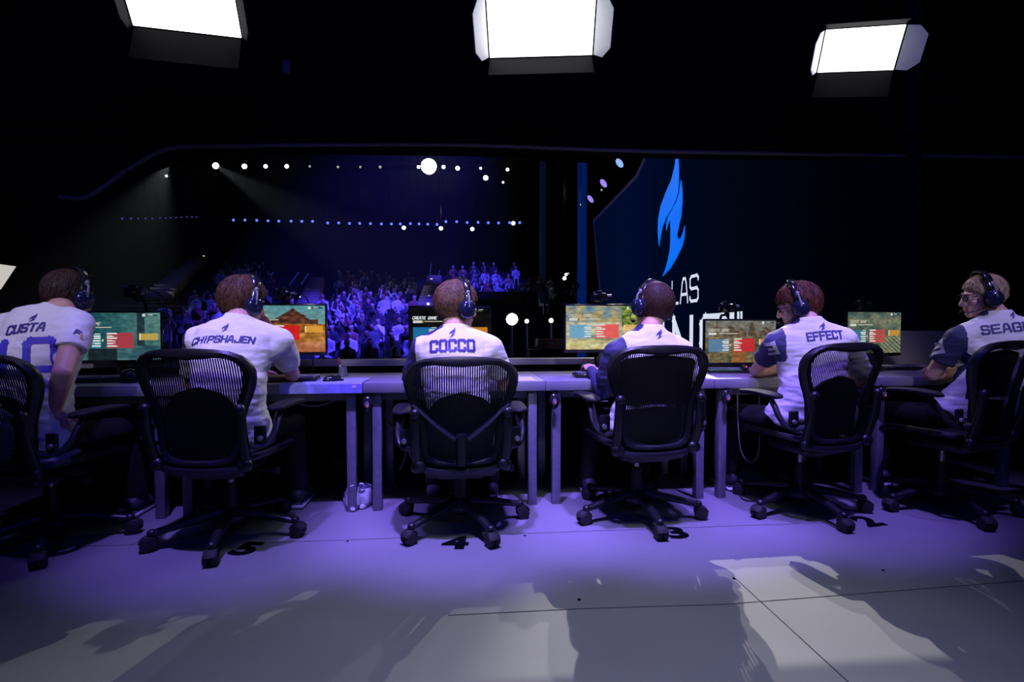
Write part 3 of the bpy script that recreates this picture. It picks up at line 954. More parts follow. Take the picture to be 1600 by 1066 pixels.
# divider board at the right end
mb = MB(); mb.box((4.0, 3.70, 0.90), (1.5, 0.025, 0.285), bevel=0.008)
tag(mb.build('divider_board', M['divider'], origin=(4.0, 3.70, ZD)), 'grey upright divider board behind the rightmost desk', 'divider')

# ================================================================ CHAIRS
OUT = [(0, .985), (.06, .9845), (.12, .981), (.18, .971), (.225, .952), (.255, .922), (.270, .885), (.269, .845), (.258, .80), (.242, .755), (.222, .71), (.206, .66), (.199, .60), (.195, .54), (.190, .49), (.172, .452), (.135, .434), (.07, .428), (0, .427)]
INN = [(0, .932), (.06, .936), (.12, .941), (.165, .938), (.195, .925), (.214, .903), (.223, .875), (.221, .84), (.210, .795), (.195, .755), (.178, .71), (.166, .66), (.161, .60), (.158, .55), (.154, .51), (.140, .478), (.105, .462), (.06, .457), (0, .456)]
def back_y(x, z):
    t = (z - 0.43) / 0.555
    return -0.225 - 0.085 * t - 0.02 * math.sin(t * PI) * -1 + 0.55 * x * x
CH = {}
def chair_meshes():
    # back frame
    def loop(P): return P + [(-x, z) for x, z in reversed(P[1:-1])]
    O, I = loop(OUT), loop(INN)
    mb = MB()
    secs = []
    for (ox, oz), (ix, iz) in zip(O, I):
        yo, yi = back_y(ox, oz) + 0.004, back_y(ix, iz) + 0.0
        mx, mz = (ox + ix) / 2, (oz + iz) / 2
        ym = back_y(mx, mz)
        secs.append([V((ox, yo, oz)), V((ox * .995 + ix * .005, yo - 0.012, oz * .99 + iz * .01)), V((mx * .6 + ox * .4, ym - 0.022, mz * .6 + oz * .4)), V((mx * .5 + ix * .5, ym - 0.02, mz * .5 + iz * .5)), V((ix, yi - 0.01, iz)),
                     V((ix, yi + 0.008, iz)), V((mx, ym + 0.012, mz)), V((ox * .97 + ix * .03, yo + 0.008, oz * .97 + iz * .03))])
    mb.rings(secs, True, False, True)
    CH['back_frame'] = mb
    # woven back
    mb = MB()
    lv = []
    zs = [.458 + (.938 - .458) * k / 26 for k in range(27)]
    for z in zs:
        hw = 0
        for (x0, z0), (x1, z1) in zip(INN[4:], INN[5:]):
            if z1 <= z <= z0:
                hw = x0 + (x1 - x0) * (z0 - z) / max(z0 - z1, 1e-6)
        if z > INN[4][1]: hw = 0.195 - (z - .925) * 2.0
        hw = max(hw, 0.06) + 0.006
        lv.append([V((hw * (k / 8 - 1), back_y(hw * (k / 8 - 1), z) - 0.003 + 0.012 * (1 - (k / 8 - 1) ** 2), z)) for k in range(17)])
    mb.rings(lv, closed_u=False)
    CH['back_mesh'] = mb
    # seat
    mb = MB()
    O2 = [(math.copysign(abs(math.cos(a)) ** 0.55, math.cos(a)) * 0.245, math.copysign(abs(math.sin(a)) ** 0.55, math.sin(a)) * 0.225 + 0.015) for a in [2 * PI * k / 40 for k in range(40)]]
    def sz(x, y): return 0.435 + 0.5 * x * x - max(0, y - 0.12) ** 2 * 3.0
    mb.tube([V((x, y, sz(x, y))) for x, y in O2], 0.017, 8, closed=True)
    CH['seat_frame'] = mb
    mb = MB()
    mb.rings([[V((x * k, (y - 0.015) * k + 0.015, sz(x * k, y * k) + 0.004 - 0.02 * (1 - k * k))) for x, y in O2] for k in (0.02, 0.25, 0.5, 0.75, 0.97)], True, True)
    CH['seat_mesh'] = mb
    # seat pan under it, tilt box
    mb = MB(); mb.box((0, -0.02, 0.375), (0.24, 0.30, 0.07), bevel=0.025); mb.box((0, -0.17, 0.39), (0.34, 0.07, 0.055), bevel=0.02)
    mb.tube(bez([(-0.2, -0.2, 0.425), (-0.1, -0.235, 0.405), (0.1, -0.235, 0.405), (0.2, -0.2, 0.425)]), 0.02, 8)
    CH['tilt_mechanism'] = mb
    mb = MB(); mb.tube([(0.12, -0.05, 0.37), (0.22, -0.05, 0.362), (0.27, -0.05, 0.36)], [0.008, 0.008, 0.02], 8); CH['lever'] = mb
    mb = MB(); mb.cyl((0, 0, 0.20), (0, 0, 0.36), 0.0155, 16); CH['gas_cylinder'] = mb
    mb = MB(); mb.lathe([(0.030, 0.075), (0.034, 0.08), (0.036, 0.14), (0.031, 0.16), (0.029, 0.265), (0.027, 0.275)], n=18); mb.lathe([(0.055, 0.07), (0.062, 0.085), (0.058, 0.12), (0.04, 0.145)], n=18); CH['hub'] = mb
    # base leg along +X with its caster
    mb = MB()
    rr = []
    for k in range(9):
        u = k / 8
        x = 0.045 + 0.275 * u
        z = 0.128 - 0.035 * u - 0.012 * u * u
        wd = 0.030 - 0.011 * u
        hh = 0.026 - 0.010 * u
        rr.append([V((x, wd * math.cos(a), z + hh * math.sin(a))) for a in [2 * PI * j / 12 for j in range(12)]])
    mb.rings(rr); mb.ell((0.32, 0, 0.084), (0.022, 0.021, 0.02), u=12, v=8)
    mb.cyl((0.32, 0, 0.052), (0.32, 0, 0.085), 0.010, 10)
    CH['leg'] = mb
    mb = MB()
    for s in (-1, 1):
        mb.lathe([(0.012, 0.030), (0.030, 0.028), (0.034, 0.022), (0.034, 0.010), (0.030, 0.005), (0.012, 0.005)], Matrix.Translation((0.335, 0, 0.034)) @ Matrix.Rotation(R(90 * s), 4, 'X'), 20)
    rr = []
    for k in range(7):
        a = R(20 + 140 * k / 6)
        c_ = V((0.335 + 0.037 * math.cos(a), 0, 0.034 + 0.037 * math.sin(a)))
        rr.append([c_ + V((0, 0.026 * math.cos(b), 0)) + V((math.cos(a), 0, math.sin(a))) * (0.004 * math.sin(b)) for b in [2 * PI * j / 8 for j in range(8)]])
    mb.rings(rr)
    CH['caster'] = mb
    for s, nm in ((-1, 'L'), (1, 'R')):
        mb = MB()
        mb.tube(bez([(s * .205, -.205, .42), (s * .212, -.235, .50), (s * .216, -.262, .60), (s * .214, -.272, .70)]), 0.024, 12, flat=(1.0, 0.8))
        mb.ell((s * .214, -.275, .705), (.025, .022, .027)); mb.ell((s * .205, -.225, .435), (.036, .025, .034))
        CH['upright' + nm] = mb
        mb = MB()
        mb.tube(bez([(s * .215, -.22, .53), (s * .25, -.20, .520), (s * .285, -.17, .535), (s * .30, -.14, .58), (s * .298, -.11, .63), (s * .292, -.08, .662)]), [0.020] * 40 + [0.014] * 1, 10, flat=(1.1, 0.75))
        mb.box((s * .262, -.195, .575), (.055, .02, .085), bevel=.008)
        CH['arm_bracket' + nm] = mb
        mb = MB()
        rr = []
        for k in range(13):
            u = k / 12
            y = -.145 + .29 * u
            e = math.sqrt(max(0.0, 1 - (2 * u - 1) ** 6)) * 0.98 + 0.02
            hw = (.048 - .008 * u) * e
            hh = .016 * (0.3 + 0.7 * e)
            rr.append([V((s * .292 + hw * math.copysign(abs(math.cos(a)) ** .7, math.cos(a)), y, .682 + .012 * math.sin(u * 3) + hh * math.copysign(abs(math.sin(a)) ** .7, math.sin(a)))) for a in [2 * PI * j / 16 for j in range(16)]])
        mb.rings(rr)
        CH['arm_pad' + nm] = mb
        mb = MB(); mb.lathe([(0.012, 0), (0.012, 0.012), (0.004, 0.014)], Matrix.Translation((s * .27, -.205, .56)) @ Matrix.Rotation(R(90), 4, 'X'), 12)
        CH['arm_knob' + nm] = mb
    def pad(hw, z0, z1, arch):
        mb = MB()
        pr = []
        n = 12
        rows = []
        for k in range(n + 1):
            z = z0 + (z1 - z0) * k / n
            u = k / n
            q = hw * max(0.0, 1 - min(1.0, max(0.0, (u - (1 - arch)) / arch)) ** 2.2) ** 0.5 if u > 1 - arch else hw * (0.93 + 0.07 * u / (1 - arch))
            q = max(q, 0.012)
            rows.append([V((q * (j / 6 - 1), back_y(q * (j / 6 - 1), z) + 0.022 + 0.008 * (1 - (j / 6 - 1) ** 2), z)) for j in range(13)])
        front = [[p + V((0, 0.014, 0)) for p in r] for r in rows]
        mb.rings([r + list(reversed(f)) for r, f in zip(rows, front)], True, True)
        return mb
    CH['lumbar_pad'] = pad(.163, .47, .800, .42)  # dark pad standing in for the shadow on the shirt behind the mesh
    CH['tall_pad'] = pad(.204, .665, .934, .16)  # larger dark pad where nearly the whole back is in shade
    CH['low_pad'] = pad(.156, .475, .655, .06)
    # Y shaped brace
    mb = MB()
    for s in (-1, 1):
        mb.tube(bez([(s * .225, back_y(.225, .76) - .02, .745), (s * .13, back_y(.13, .66) - .03, .655), (s * .03, back_y(0, .6) - .035, .575)]), 0.02, 8, flat=(1, 0.6))
    mb.tube([(0, back_y(0, .6) - .035, .60), (0, back_y(0, .5) - .035, .50), (0, back_y(0, .45) - .02, .44)], 0.022, 8, flat=(1.1, .6))
    mb.tube(bez([(-.16, -.20, .47), (0, -.235, .452), (.16, -.20, .47)]), 0.012, 8)
    CH['brace'] = mb
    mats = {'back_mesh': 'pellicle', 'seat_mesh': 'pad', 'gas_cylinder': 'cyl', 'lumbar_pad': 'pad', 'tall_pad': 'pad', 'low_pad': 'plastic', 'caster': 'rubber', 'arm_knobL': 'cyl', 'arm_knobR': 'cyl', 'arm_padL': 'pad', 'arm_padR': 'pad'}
    for k in list(CH):
        o = CH[k].build(k.rstrip('LR'), M[mats.get(k, 'plastic')])
        CH[k] = o.data
        bpy.data.objects.remove(o)
chair_meshes()
def chair(x, y, yaw, base, dz, pad, label, brace=False, lean=0):
    t = empty('office_chair', (x, y, 0), R(yaw), label, 'chair', 'mesh-backed office chairs')
    t.scale = (1.05, 1.05, 1.0)
    def part(key, name, z=None):
        o = link(name, CH[key], t)
        o.location.z = dz if z is None else z
        return o
    part('hub', 'hub', 0); g = part('gas_cylinder', 'gas_cylinder', dz * 0.5); g['label'] = 'satin metal gas cylinder'
    for i in range(5):
        l = part('leg', 'leg', 0); l.rotation_euler.z = R(base - yaw + 72 * i)
        link('caster', CH['caster'], l)
    for k in ('tilt_mechanism', 'lever', 'seat_frame', 'seat_mesh', 'back_frame', 'back_mesh'):
        part(k, k)
    for s in 'LR':
        part('upright' + s, 'upright')
        b = part('arm_bracket' + s, 'arm_bracket')
        link('arm_knob', CH['arm_knob' + s], b)
        part('arm_pad' + s, 'arm_pad')
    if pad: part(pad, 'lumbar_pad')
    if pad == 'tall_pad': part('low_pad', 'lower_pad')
    if brace: part('brace', 'back_brace')
    return t
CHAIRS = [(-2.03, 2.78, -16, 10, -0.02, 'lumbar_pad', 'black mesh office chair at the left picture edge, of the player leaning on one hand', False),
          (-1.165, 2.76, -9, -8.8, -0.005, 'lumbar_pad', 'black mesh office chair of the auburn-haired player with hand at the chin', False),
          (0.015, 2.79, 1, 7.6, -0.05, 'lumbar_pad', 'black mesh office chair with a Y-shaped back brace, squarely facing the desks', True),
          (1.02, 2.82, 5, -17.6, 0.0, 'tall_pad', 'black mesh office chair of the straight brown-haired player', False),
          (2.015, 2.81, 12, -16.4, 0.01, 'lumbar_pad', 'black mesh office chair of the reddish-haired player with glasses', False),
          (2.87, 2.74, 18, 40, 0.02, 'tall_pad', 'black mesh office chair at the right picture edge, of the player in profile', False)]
for c_ in CHAIRS:
    chair(*c_)

# figures stuck on the floor
def floor_figure(ch, px, py, hgt, rot, label):
    cu = bpy.data.curves.new('figure', 'FONT')
    cu.body = ch; cu.size = hgt; cu.align_x = 'CENTER'; cu.align_y = 'CENTER'; cu.offset = 0.010; cu.shear = 0.0
    o = bpy.data.objects.new('tmp', cu); COL.objects.link(o)
    dg = bpy.context.evaluated_depsgraph_get()
    me = bpy.data.meshes.new_from_object(o.evaluated_get(dg))
    bpy.data.objects.remove(o)
    me.materials.clear(); me.materials.append(M['decal'])
    p = on_z(px, py, 0.002)
    o = link('floor_figure', me)
    o.location = p; o.rotation_euler.z = R(rot); o.scale.x = 1.25
    return tag(o, label, 'number')
floor_figure('6', -8, 868, 0.19, -14, "black floor number at the left picture edge")
floor_figure('5', 384, 858, 0.19, -14, "black floor number in front of the chair of the auburn-haired player")
floor_figure('4', 712, 849, 0.19, -6, "black floor number below the neatly centred chair with the Y-shaped brace")
floor_figure('3', 1057, 833, 0.19, 2, "black floor number by a caster of the straight brown-haired player's chair")
floor_figure('2', 1356, 815, 0.19, 8, "black floor number by a caster of the reddish-haired player's chair")

# ================================================================ MONITORS
def lerp3(a, b, t): return tuple(a[i] + (b[i] - a[i]) * t for i in range(3))
def paint(kind, u, v, nz):
    """colour of the picture on a screen, u right, v up"""
    n1 = nz(u * 6, v * 6, kind); n2 = nz(u * 17, v * 17, kind + 5)
    if kind == 0:      # teal valley
        c = lerp3((26, 78, 88), (110, 150, 140), max(0, u * 1.2 - 0.3) * (0.5 + v * 0.5))
        if abs(u - 0.78) < 0.045 and v > 0.3: c = (38, 58, 66)
        if v < 0.3: c = lerp3((40, 84, 92), (90, 126, 130), 0.5 + n1)
        if v < 0.25 and abs(u - 0.35) < 0.16: c = (26, 42, 48)
    elif kind == 1:    # orange farm under a pale sky
        c = lerp3((150, 178, 160), (92, 150, 160), v)
        r = 0.72 + 0.22 * max(0, 1 - abs(u - 0.62) * 5.0)
        if 0.36 < u < 0.92 and 0.58 < v < r * (1 if u < 0.78 else 0.97): c = lerp3((70, 42, 34), (110, 66, 48), 0.5 + n2)
        if v < 0.6: c = lerp3((150, 92, 34), (205, 140, 70), 0.5 + n1 + n2 * 0.6)
        if v < 0.22: c = lerp3((170, 98, 60), (220, 150, 110), 0.5 + n1)
    elif kind == 2:    # black ground
        c = lerp3((10, 10, 11), (26, 22, 20), 0.5 + n1)
        if u > 0.78 and abs((v - 0.5) + (u - 0.8) * 0.9) < 0.06: c = (120, 84, 50)
    elif kind == 3:    # pale desert street
        c = lerp3((190, 180, 130), (205, 205, 190), v)
        if v > 0.62: c = lerp3((190, 170, 120), (130, 150, 150), 0.5 + n1 * 1.4 + 0.35 * math.sin(u * 26))
        if u > 0.74 and v > 0.5: c = lerp3((70, 100, 30), (170, 180, 90), 0.5 + n2)
        if 0.3 < u < 0.8 and 0.12 < v < 0.32 and abs(v - 0.3 + (u - 0.35) * 0.35) < 0.05: c = (150, 138, 112)
        if v < 0.2: c = lerp3((196, 184, 120), (222, 214, 170), 0.5 + n1)
    elif kind == 4:    # grey town of towers
        c = lerp3((128, 118, 92), (120, 120, 114), v)
        for cx, hh, wd in ((0.16, 0.99, 0.035), (0.36, 0.9, 0.1), (0.66, 0.97, 0.06), (0.86, 0.85, 0.09), (0.5, 0.84, 0.08)):
            if abs(u - cx) < wd * (1 - max(0, (v - 0.7) / (hh - 0.69))) + 0.004 and v < hh and v > 0.6: c = lerp3((84, 70, 58), (112, 92, 74), 0.5 + n2)
        if v < 0.62: c = lerp3((92, 88, 66), (140, 122, 88), 0.5 + n1 + n2 * 0.5)
        if v < 0.3 and abs(u - 0.48) < 0.1: c = (150, 98, 56)
    else:              # green-grey plain
        c = lerp3((100, 104, 74), (128, 134, 112), v)
        c = lerp3(c, (70, 92, 84), max(0, min(1, 0.4 + n1)))
        if v < 0.42 and u > 0.62 and abs(math.sin((u * 1.2 + v) * 30)) > 0.85: c = (150, 150, 120)
    s = 1 + n2 * 0.25
    c = tuple(max(0, min(255, x * s)) for x in c)
    # lobby boxes
    def box(a, b, p, q): return a <= u <= b and p <= v <= q
    bl = [(40, 150, 170), (60, 140, 170), (32, 130, 190), (110, 175, 215), (96, 140, 180), (64, 128, 150)][kind]
    rd = [(190, 60, 76), (226, 30, 36), (205, 40, 50), (250, 95, 95), (214, 48, 56), (196, 84, 78)][kind]
    yl = [(214, 176, 84), (238, 170, 64), (236, 150, 44), (250, 196, 120), (224, 156, 74), (214, 156, 64)][kind]
    wh = (238, 240, 238)
    if box(0.04, 0.33, 0.26, 0.56): c = lerp3(bl, c, 0.12)
    if box(0.24, 0.33, 0.26, 0.56) and (v * 19) % 1 > 0.45 and u > 0.24 + 0.03 * math.sin(v * 60): c = wh
    if box(0.40, 0.70, 0.26, 0.57): c = lerp3(rd, c, 0.1)
    if box(0.40, 0.52, 0.26, 0.57) and (v * 19) % 1 > 0.45 and u < 0.49 + 0.03 * math.sin(v * 70): c = wh
    if box(0.345, 0.365, 0.40, 0.44): c = (235, 235, 200)
    if box(0.76, 0.97, 0.42, 0.56): c = lerp3(yl, c, 0.1)
    if box(0.765, 0.775, 0.42, 0.56): c = (255, 230, 170)
    if box(0.04, 0.16, 0.665, 0.715): c = (225, 228, 222)
    if box(0.15, 0.175, 0.665, 0.72): c = (120, 130, 60)
    if box(0.185, 0.46, 0.688, 0.702): c = (232, 232, 214)
    if box(0.80, 0.835, 0.93, 0.975): c = (225, 235, 240)
    if box(0.845, 0.97, 0.935, 0.972): c = lerp3(c, (20, 40, 60), 0.75)
    if box(0.86, 0.92, 0.948, 0.96): c = (215, 225, 230)
    if kind == 2 and box(0.45, 0.9, 0.91, 0.95): c = (60, 60, 60)
    return c
SRGBT = [((c / 255 + 0.055) / 1.055) ** 2.4 if c > 10.3 else c / 255 / 12.92 for c in range(256)]
def screen_mat():
    m = bpy.data.materials.new('game_lobby_picture'); m.use_nodes = True
    nt = m.node_tree; nt.nodes.clear()
    a = nt.nodes.new('ShaderNodeVertexColor'); a.layer_name = 'picture'
    e = nt.nodes.new('ShaderNodeEmission'); e.inputs[1].default_value = 0.82
    o = nt.nodes.new('ShaderNodeOutputMaterial')
    nt.links.new(a.outputs[0], e.inputs[0]); nt.links.new(e.outputs[0], o.inputs[0])
    m.cycles.emission_sampling = 'NONE'
    return m
M['screen'] = screen_mat()
def nz(a, b, s): return noise.noise(V((a, b, s * 7.3)))
def screen_mesh(kind, wd, ht, nx=128, ny=72):
    me = bpy.data.meshes.new('screen')
    vs = [(wd * (i / nx - 0.5), -0.0005, ht * (j / ny - 0.5)) for j in range(ny + 1) for i in range(nx + 1)]
    fs = [(j * (nx + 1) + i, j * (nx + 1) + i + 1, (j + 1) * (nx + 1) + i + 1, (j + 1) * (nx + 1) + i) for j in range(ny) for i in range(nx)]
    me.from_pydata(vs, [], fs)
    ca = me.color_attributes.new('picture', 'FLOAT_COLOR', 'POINT')
    buf = []
    for j in range(ny + 1):
        for i in range(nx + 1):
            c = paint(kind, i / nx, j / ny, nz)
            buf += [SRGBT[int(c[0])], SRGBT[int(c[1])], SRGBT[int(c[2])], 1.0]
    ca.data.foreach_set('color', buf)
    me.materials.append(M['screen'])
    return me
def monitor(px, py, y, yaw, kind, label, cam_px, cam_label):
    c = on_y(px, py, y)
    t = empty('monitor', (c.x, y + 0.05, ZD), R(yaw), label, 'monitor', 'monitors on the desks')
    zc = c.z - ZD
    W, H = 0.545, 0.322
    m = MB(); m.box((0, -0.03, zc - 0.005), (W, 0.028, H + 0.012), bevel=0.005)
    m.ell((0, 0.0, zc), (0.19, 0.035, 0.11)); m.build('housing', M['gloss'], t)
    s = link('screen', screen_mesh(kind, 0.527, 0.297), t); s.location = (0, -0.0448, zc); s['label'] = 'lit screen with blue, red and yellow lobby boxes'
    m = MB(); lettering(m, 'CREATE GAME', lambda u, v: V((-0.245 + u, -0.0462, zc + 0.072 + v)), 0.017, 0.62, 0.3, 0.36, 0.25)
    m.build('lettering', M['pixel_white' if kind == 2 else 'pixel_dim'], t, smooth=False, recalc=False)
    m = MB(); m.box((0, 0.01, (zc) / 2 - 0.02), (0.055, 0.022, zc + 0.02), bevel=0.006); m.build('stand_neck', M['gloss'], t)
    m = MB(); m.box((0, 0.0, 0.008), (0.25, 0.19, 0.014), bevel=0.006); m.build('stand_base', M['gloss'], t)
    # small camera clamped on a thin arm behind the monitor
    q = on_y(cam_px[0], cam_px[1], y + 0.03)
    k = empty('camera', (q.x, y + 0.16, ZD), R(yaw), cam_label, 'camera', 'small cameras above the monitors')
    z = q.z - ZD
    m = MB(); m.box((0, -0.11, z), (0.105, 0.055, 0.066), bevel=0.012); m.box((0.0, -0.11, z + 0.038), (0.042, 0.04, 0.02), bevel=0.006); m.build('camera_body', M['gloss'], k)
    m = MB(); m.lathe([(0.024, 0.0), (0.028, 0.004), (0.028, 0.035), (0.025, 0.05), (0.018, 0.05), (0.016, 0.042), (0.001, 0.040)], Matrix.Translation((0.008, -0.137, z)) @ Matrix.Rotation(R(90), 4, 'X'), 22); m.build('lens', M['gloss'], k)
    m = MB(); m.cyl((-0.035, -0.115, z + 0.03), (-0.035, -0.115, z + 0.044), 0.009, 12); m.cyl((0.055, -0.12, z + 0.01), (0.085, -0.12, z + 0.012), 0.011, 12); m.build('dials', M['steel'], k)
    m = MB(); m.tube(bez([(0, -0.11, z - 0.03), (0.0, -0.08, z - 0.05), (0.01, 0.0, z - 0.09), (0.01, 0.0, 0.02)]), 0.009, 8); m.lathe([(0.04, 0), (0.04, 0.012), (0.012, 0.02)], Matrix.Translation((0.01, 0, 0)), 14)
    m.build('mount_arm', M['blackleaf'], k)
    m = MB(); m.tube(bez([(0.05, -0.1, z + 0.01), (0.12, -0.06, z + 0.0), (0.15, -0.02, z - 0.12), (0.15, 0.02, 0.03)]), 0.004, 6); m.build('camera_cable', M['cable'], k)
    return t
MONS = [(180, 526, 3.46, 0, 0, 'monitor with a teal picture at the far left desk', (206, 457), 'small black camera above the teal monitor'),
        (441, 514, 3.40, 0, 1, 'monitor with an orange farm picture, right of the player resting his chin', (440, 461), 'small black camera above the orange farm monitor'),
        (703, 516, 3.42, 0, 2, 'monitor with a black picture behind the neatly centred player', (703, 462), 'small black camera above the black-picture monitor, hidden by a head'),
        (944, 512, 3.40, 0, 3, 'monitor with a pale desert picture', (937, 465), 'small black camera above the pale desert monitor'),
        (1158, 534, 3.44, 0, 4, 'monitor with a grey town of towers', (1138, 481), 'small black camera above the grey town monitor'),
        (1366, 520, 3.42, 12, 5, 'monitor with a green-grey picture at the right, turned towards the player in profile', (1346, 478), 'small black camera above the green-grey monitor')]
for a in MONS:
    monitor(*a)
#END_FURN
# ================================================================ PLAYERS
HAIRM = {'dark': hair_mat('dark_brown_hair', (0.018, 0.010, 0.008), (0.075, 0.038, 0.026)), 'auburn': hair_mat('auburn_hair', (0.0150, 0.0060, 0.0042), (0.1364, 0.0620, 0.0279)),
         'blond': hair_mat('sandy_hair', (0.0300, 0.0150, 0.0084), (0.2232, 0.1240, 0.0558)), 'brown': hair_mat('brown_hair', (0.0120, 0.0048, 0.0036), (0.0682, 0.0279, 0.0174)),
         'red': hair_mat('reddish_hair', (0.0180, 0.0048, 0.0036), (0.1612, 0.0465, 0.0217)), 'fair': hair_mat('cropped_fair_hair', (0.20, 0.14, 0.075), (0.52, 0.40, 0.23))}

def add_hand(mb, wr, d, palm_n, curl=0.35, thumb=1):
    """palm at the wrist; d finger direction, palm_n direction the palm faces"""
    d = V(d).normalized()
    n = (V(palm_n) - d * V(palm_n).dot(d)).normalized()
    s = d.cross(n) * thumb
    rot = Matrix((s, d, n)).transposed()
    mb.ell(wr + d * 0.05, (0.042, 0.055, 0.017), rot, 16, 10)
    mb.cap(wr - d * 0.03, wr + d * 0.03, 0.027, 0.029, 12)
    for k, (off, ln) in enumerate(((0.034, 0.92), (0.0115, 1.0), (-0.0115, 0.95), (-0.033, 0.75))):
        p = wr + d * (0.088 - abs(off) * 0.25) + s * off
        dirv = (d + s * off * 3.0).normalized()
        ang = 0.0
        for L_, r0, r1 in ((0.042 * ln, 0.0095, 0.0085), (0.026 * ln, 0.0085, 0.0078), (0.020 * ln, 0.0078, 0.0068)):
            ang += curl * (1 + 0.12 * k)
            v = (dirv * math.cos(ang) + n * math.sin(ang)).normalized()
            q = p + v * L_
            mb.cap(p, q, r0, r1, 8)
            p = q
    p = wr + d * 0.022 + s * 0.032
    for L_, r0, r1, f in ((0.042, 0.014, 0.011, 0.75), (0.032, 0.0105, 0.009, 0.3)):
        v = (d * (1 - f * 0.35) + s * f + n * 0.3).normalized()
        q = p + v * L_
        mb.cap(p, q, r0, r1, 8)
        p = q

def head_shape(mb, H):
    def P(x, y, z): return H @ V((x, y, z))
    rot = H.to_3x3()
    mb.ell(P(0, -0.010, 0.024), (0.077, 0.097, 0.097), rot, 24, 16)
    mb.ell(P(0, 0.034, -0.030), (0.062, 0.066, 0.088), rot, 20, 14)
    mb.cap(P(-0.045, 0.012, -0.075), P(-0.012, 0.072, -0.098), 0.026, 0.022)
    mb.cap(P(0.045, 0.012, -0.075), P(0.012, 0.072, -0.098), 0.026, 0.022)
    mb.ell(P(0, 0.078, -0.098), (0.024, 0.020, 0.022), rot)
    mb.cap(P(0, 0.094, 0.008), P(0, 0.113, -0.034), 0.010, 0.0145)
    for s in (-1, 1):
        mb.ell(P(s * 0.014, 0.100, -0.036), (0.009, 0.010, 0.008), rot)
        mb.cap(P(s * 0.014, 0.092, 0.026), P(s * 0.044, 0.080, 0.026), 0.010, 0.008)
        mb.ell(P(s * 0.040, 0.066, -0.026), (0.024, 0.022, 0.020), rot)
        er = rot @ Matrix.Rotation(s * 0.35, 3, 'Z')
        mb.ell(P(s * 0.080, -0.008, -0.008), (0.010, 0.022, 0.034), er)
    mb.cap(P(-0.022, 0.088, -0.064), P(0.022, 0.088, -0.064), 0.010, 0.010)
    mb.cap(P(-0.018, 0.086, -0.074), P(0.018, 0.086, -0.074), 0.010, 0.010)

def hair_mesh(H, style, seed):
    rnd = random.Random(seed)
    short = style.get('short', False)
    th = style.get('th', 0.009 if short else 0.019)
    fr = style.get('fringe', 0.06)
    nape = style.get('nape', -0.085)
    c0 = V((0, -0.012, 0.026)); A = V((0.079 + th, 0.099 + th, 0.098 + th))
    mb = MB()
    t = bmesh.new()
    bmesh.ops.create_uvsphere(t, u_segments=64, v_segments=44, radius=1)
    def limit(x, y):
        if y < -0.03: return nape + 0.008 * math.sin(x * 80)
        if y < 0.045: return -0.012 + (y + 0.01) * 0.7 if y > -0.01 else nape + (y + 0.03) / 0.02 * (-0.012 - nape)
        return 0.026 + (y - 0.045) / 0.03 * (fr - 0.026) if y < 0.075 else fr
    for v in t.verts:
        d = v.co.copy()
        q = V((d.x * A.x, d.y * A.y, d.z * A.z)) + c0
        if q.z < -0.03 and q.y < 0.03:           # follow the neck below the skull
            f = min(1.0, (-0.03 - q.z) / 0.06)
            q.x *= 1 + 0.18 * f
            q.y = q.y * (1 - 0.0 * f) - 0.004 * f
        w_ = noise.noise(q * 22 + V((seed, 0, 0))) * (0.002 if short else 0.006)
        q += d.normalized() * w_
        v.co = q
    kill = [f for f in t.faces if f.calc_center_median().z < limit(f.calc_center_median().x, f.calc_center_median().y)]
    bmesh.ops.delete(t, geom=kill, context='FACES')
    for v in t.verts: v.co = H @ v.co
    mb._add(t)
    # locks flowing away from the crown
    pole = V((0.1, -0.35, 0.93)).normalized()
    ex = pole.orthogonal().normalized(); ey = pole.cross(ex)
    N = style.get('locks', 420)
    for i in range(N):
        az = rnd.uniform(0, 2 * PI)
        t0 = rnd.uniform(0.05, 1.75); ln = style.get('len', 0.55) * rnd.uniform(0.6, 1.25)
        pts = []
        jit = rnd.uniform(-0.22, 0.22)
        lift = style.get('lift', 0.010) * rnd.uniform(0.3, 1.3)
        for k in range(6):
            tt = t0 + ln * k / 5
            a2 = az + jit * k / 5
            d = pole * math.cos(tt) + (ex * math.cos(a2) + ey * math.sin(a2)) * math.sin(tt)
            q = V((d.x * A.x, d.y * A.y, d.z * A.z)) * (1.0 + 0.02) + c0
            if q.z < -0.03 and q.y < 0.03:
                f = min(1.0, (-0.03 - q.z) / 0.06); q.x *= 1 + 0.16 * f
            q += d * (lift * (k / 5) ** 2 - 0.001)
            pts.append(q)
        while len(pts) > 2 and pts[-1].z < limit(pts[-1].x, pts[-1].y) - 0.012: pts.pop()
        if len(pts) < 3 or pts[0].z < limit(pts[0].x, pts[0].y): continue
        k = len(pts)
        wd = style.get('w', 0.0105) * rnd.uniform(0.6, 1.3)
        mb.tube([H @ p for p in pts], [wd * (1 - (j / (k - 1)) ** 1.6) + 0.0006 for j in range(k)], 6, flat=(1.2, 0.55), up=(H.to_3x3() @ (pts[0] - c0).normalized()))
    return mb

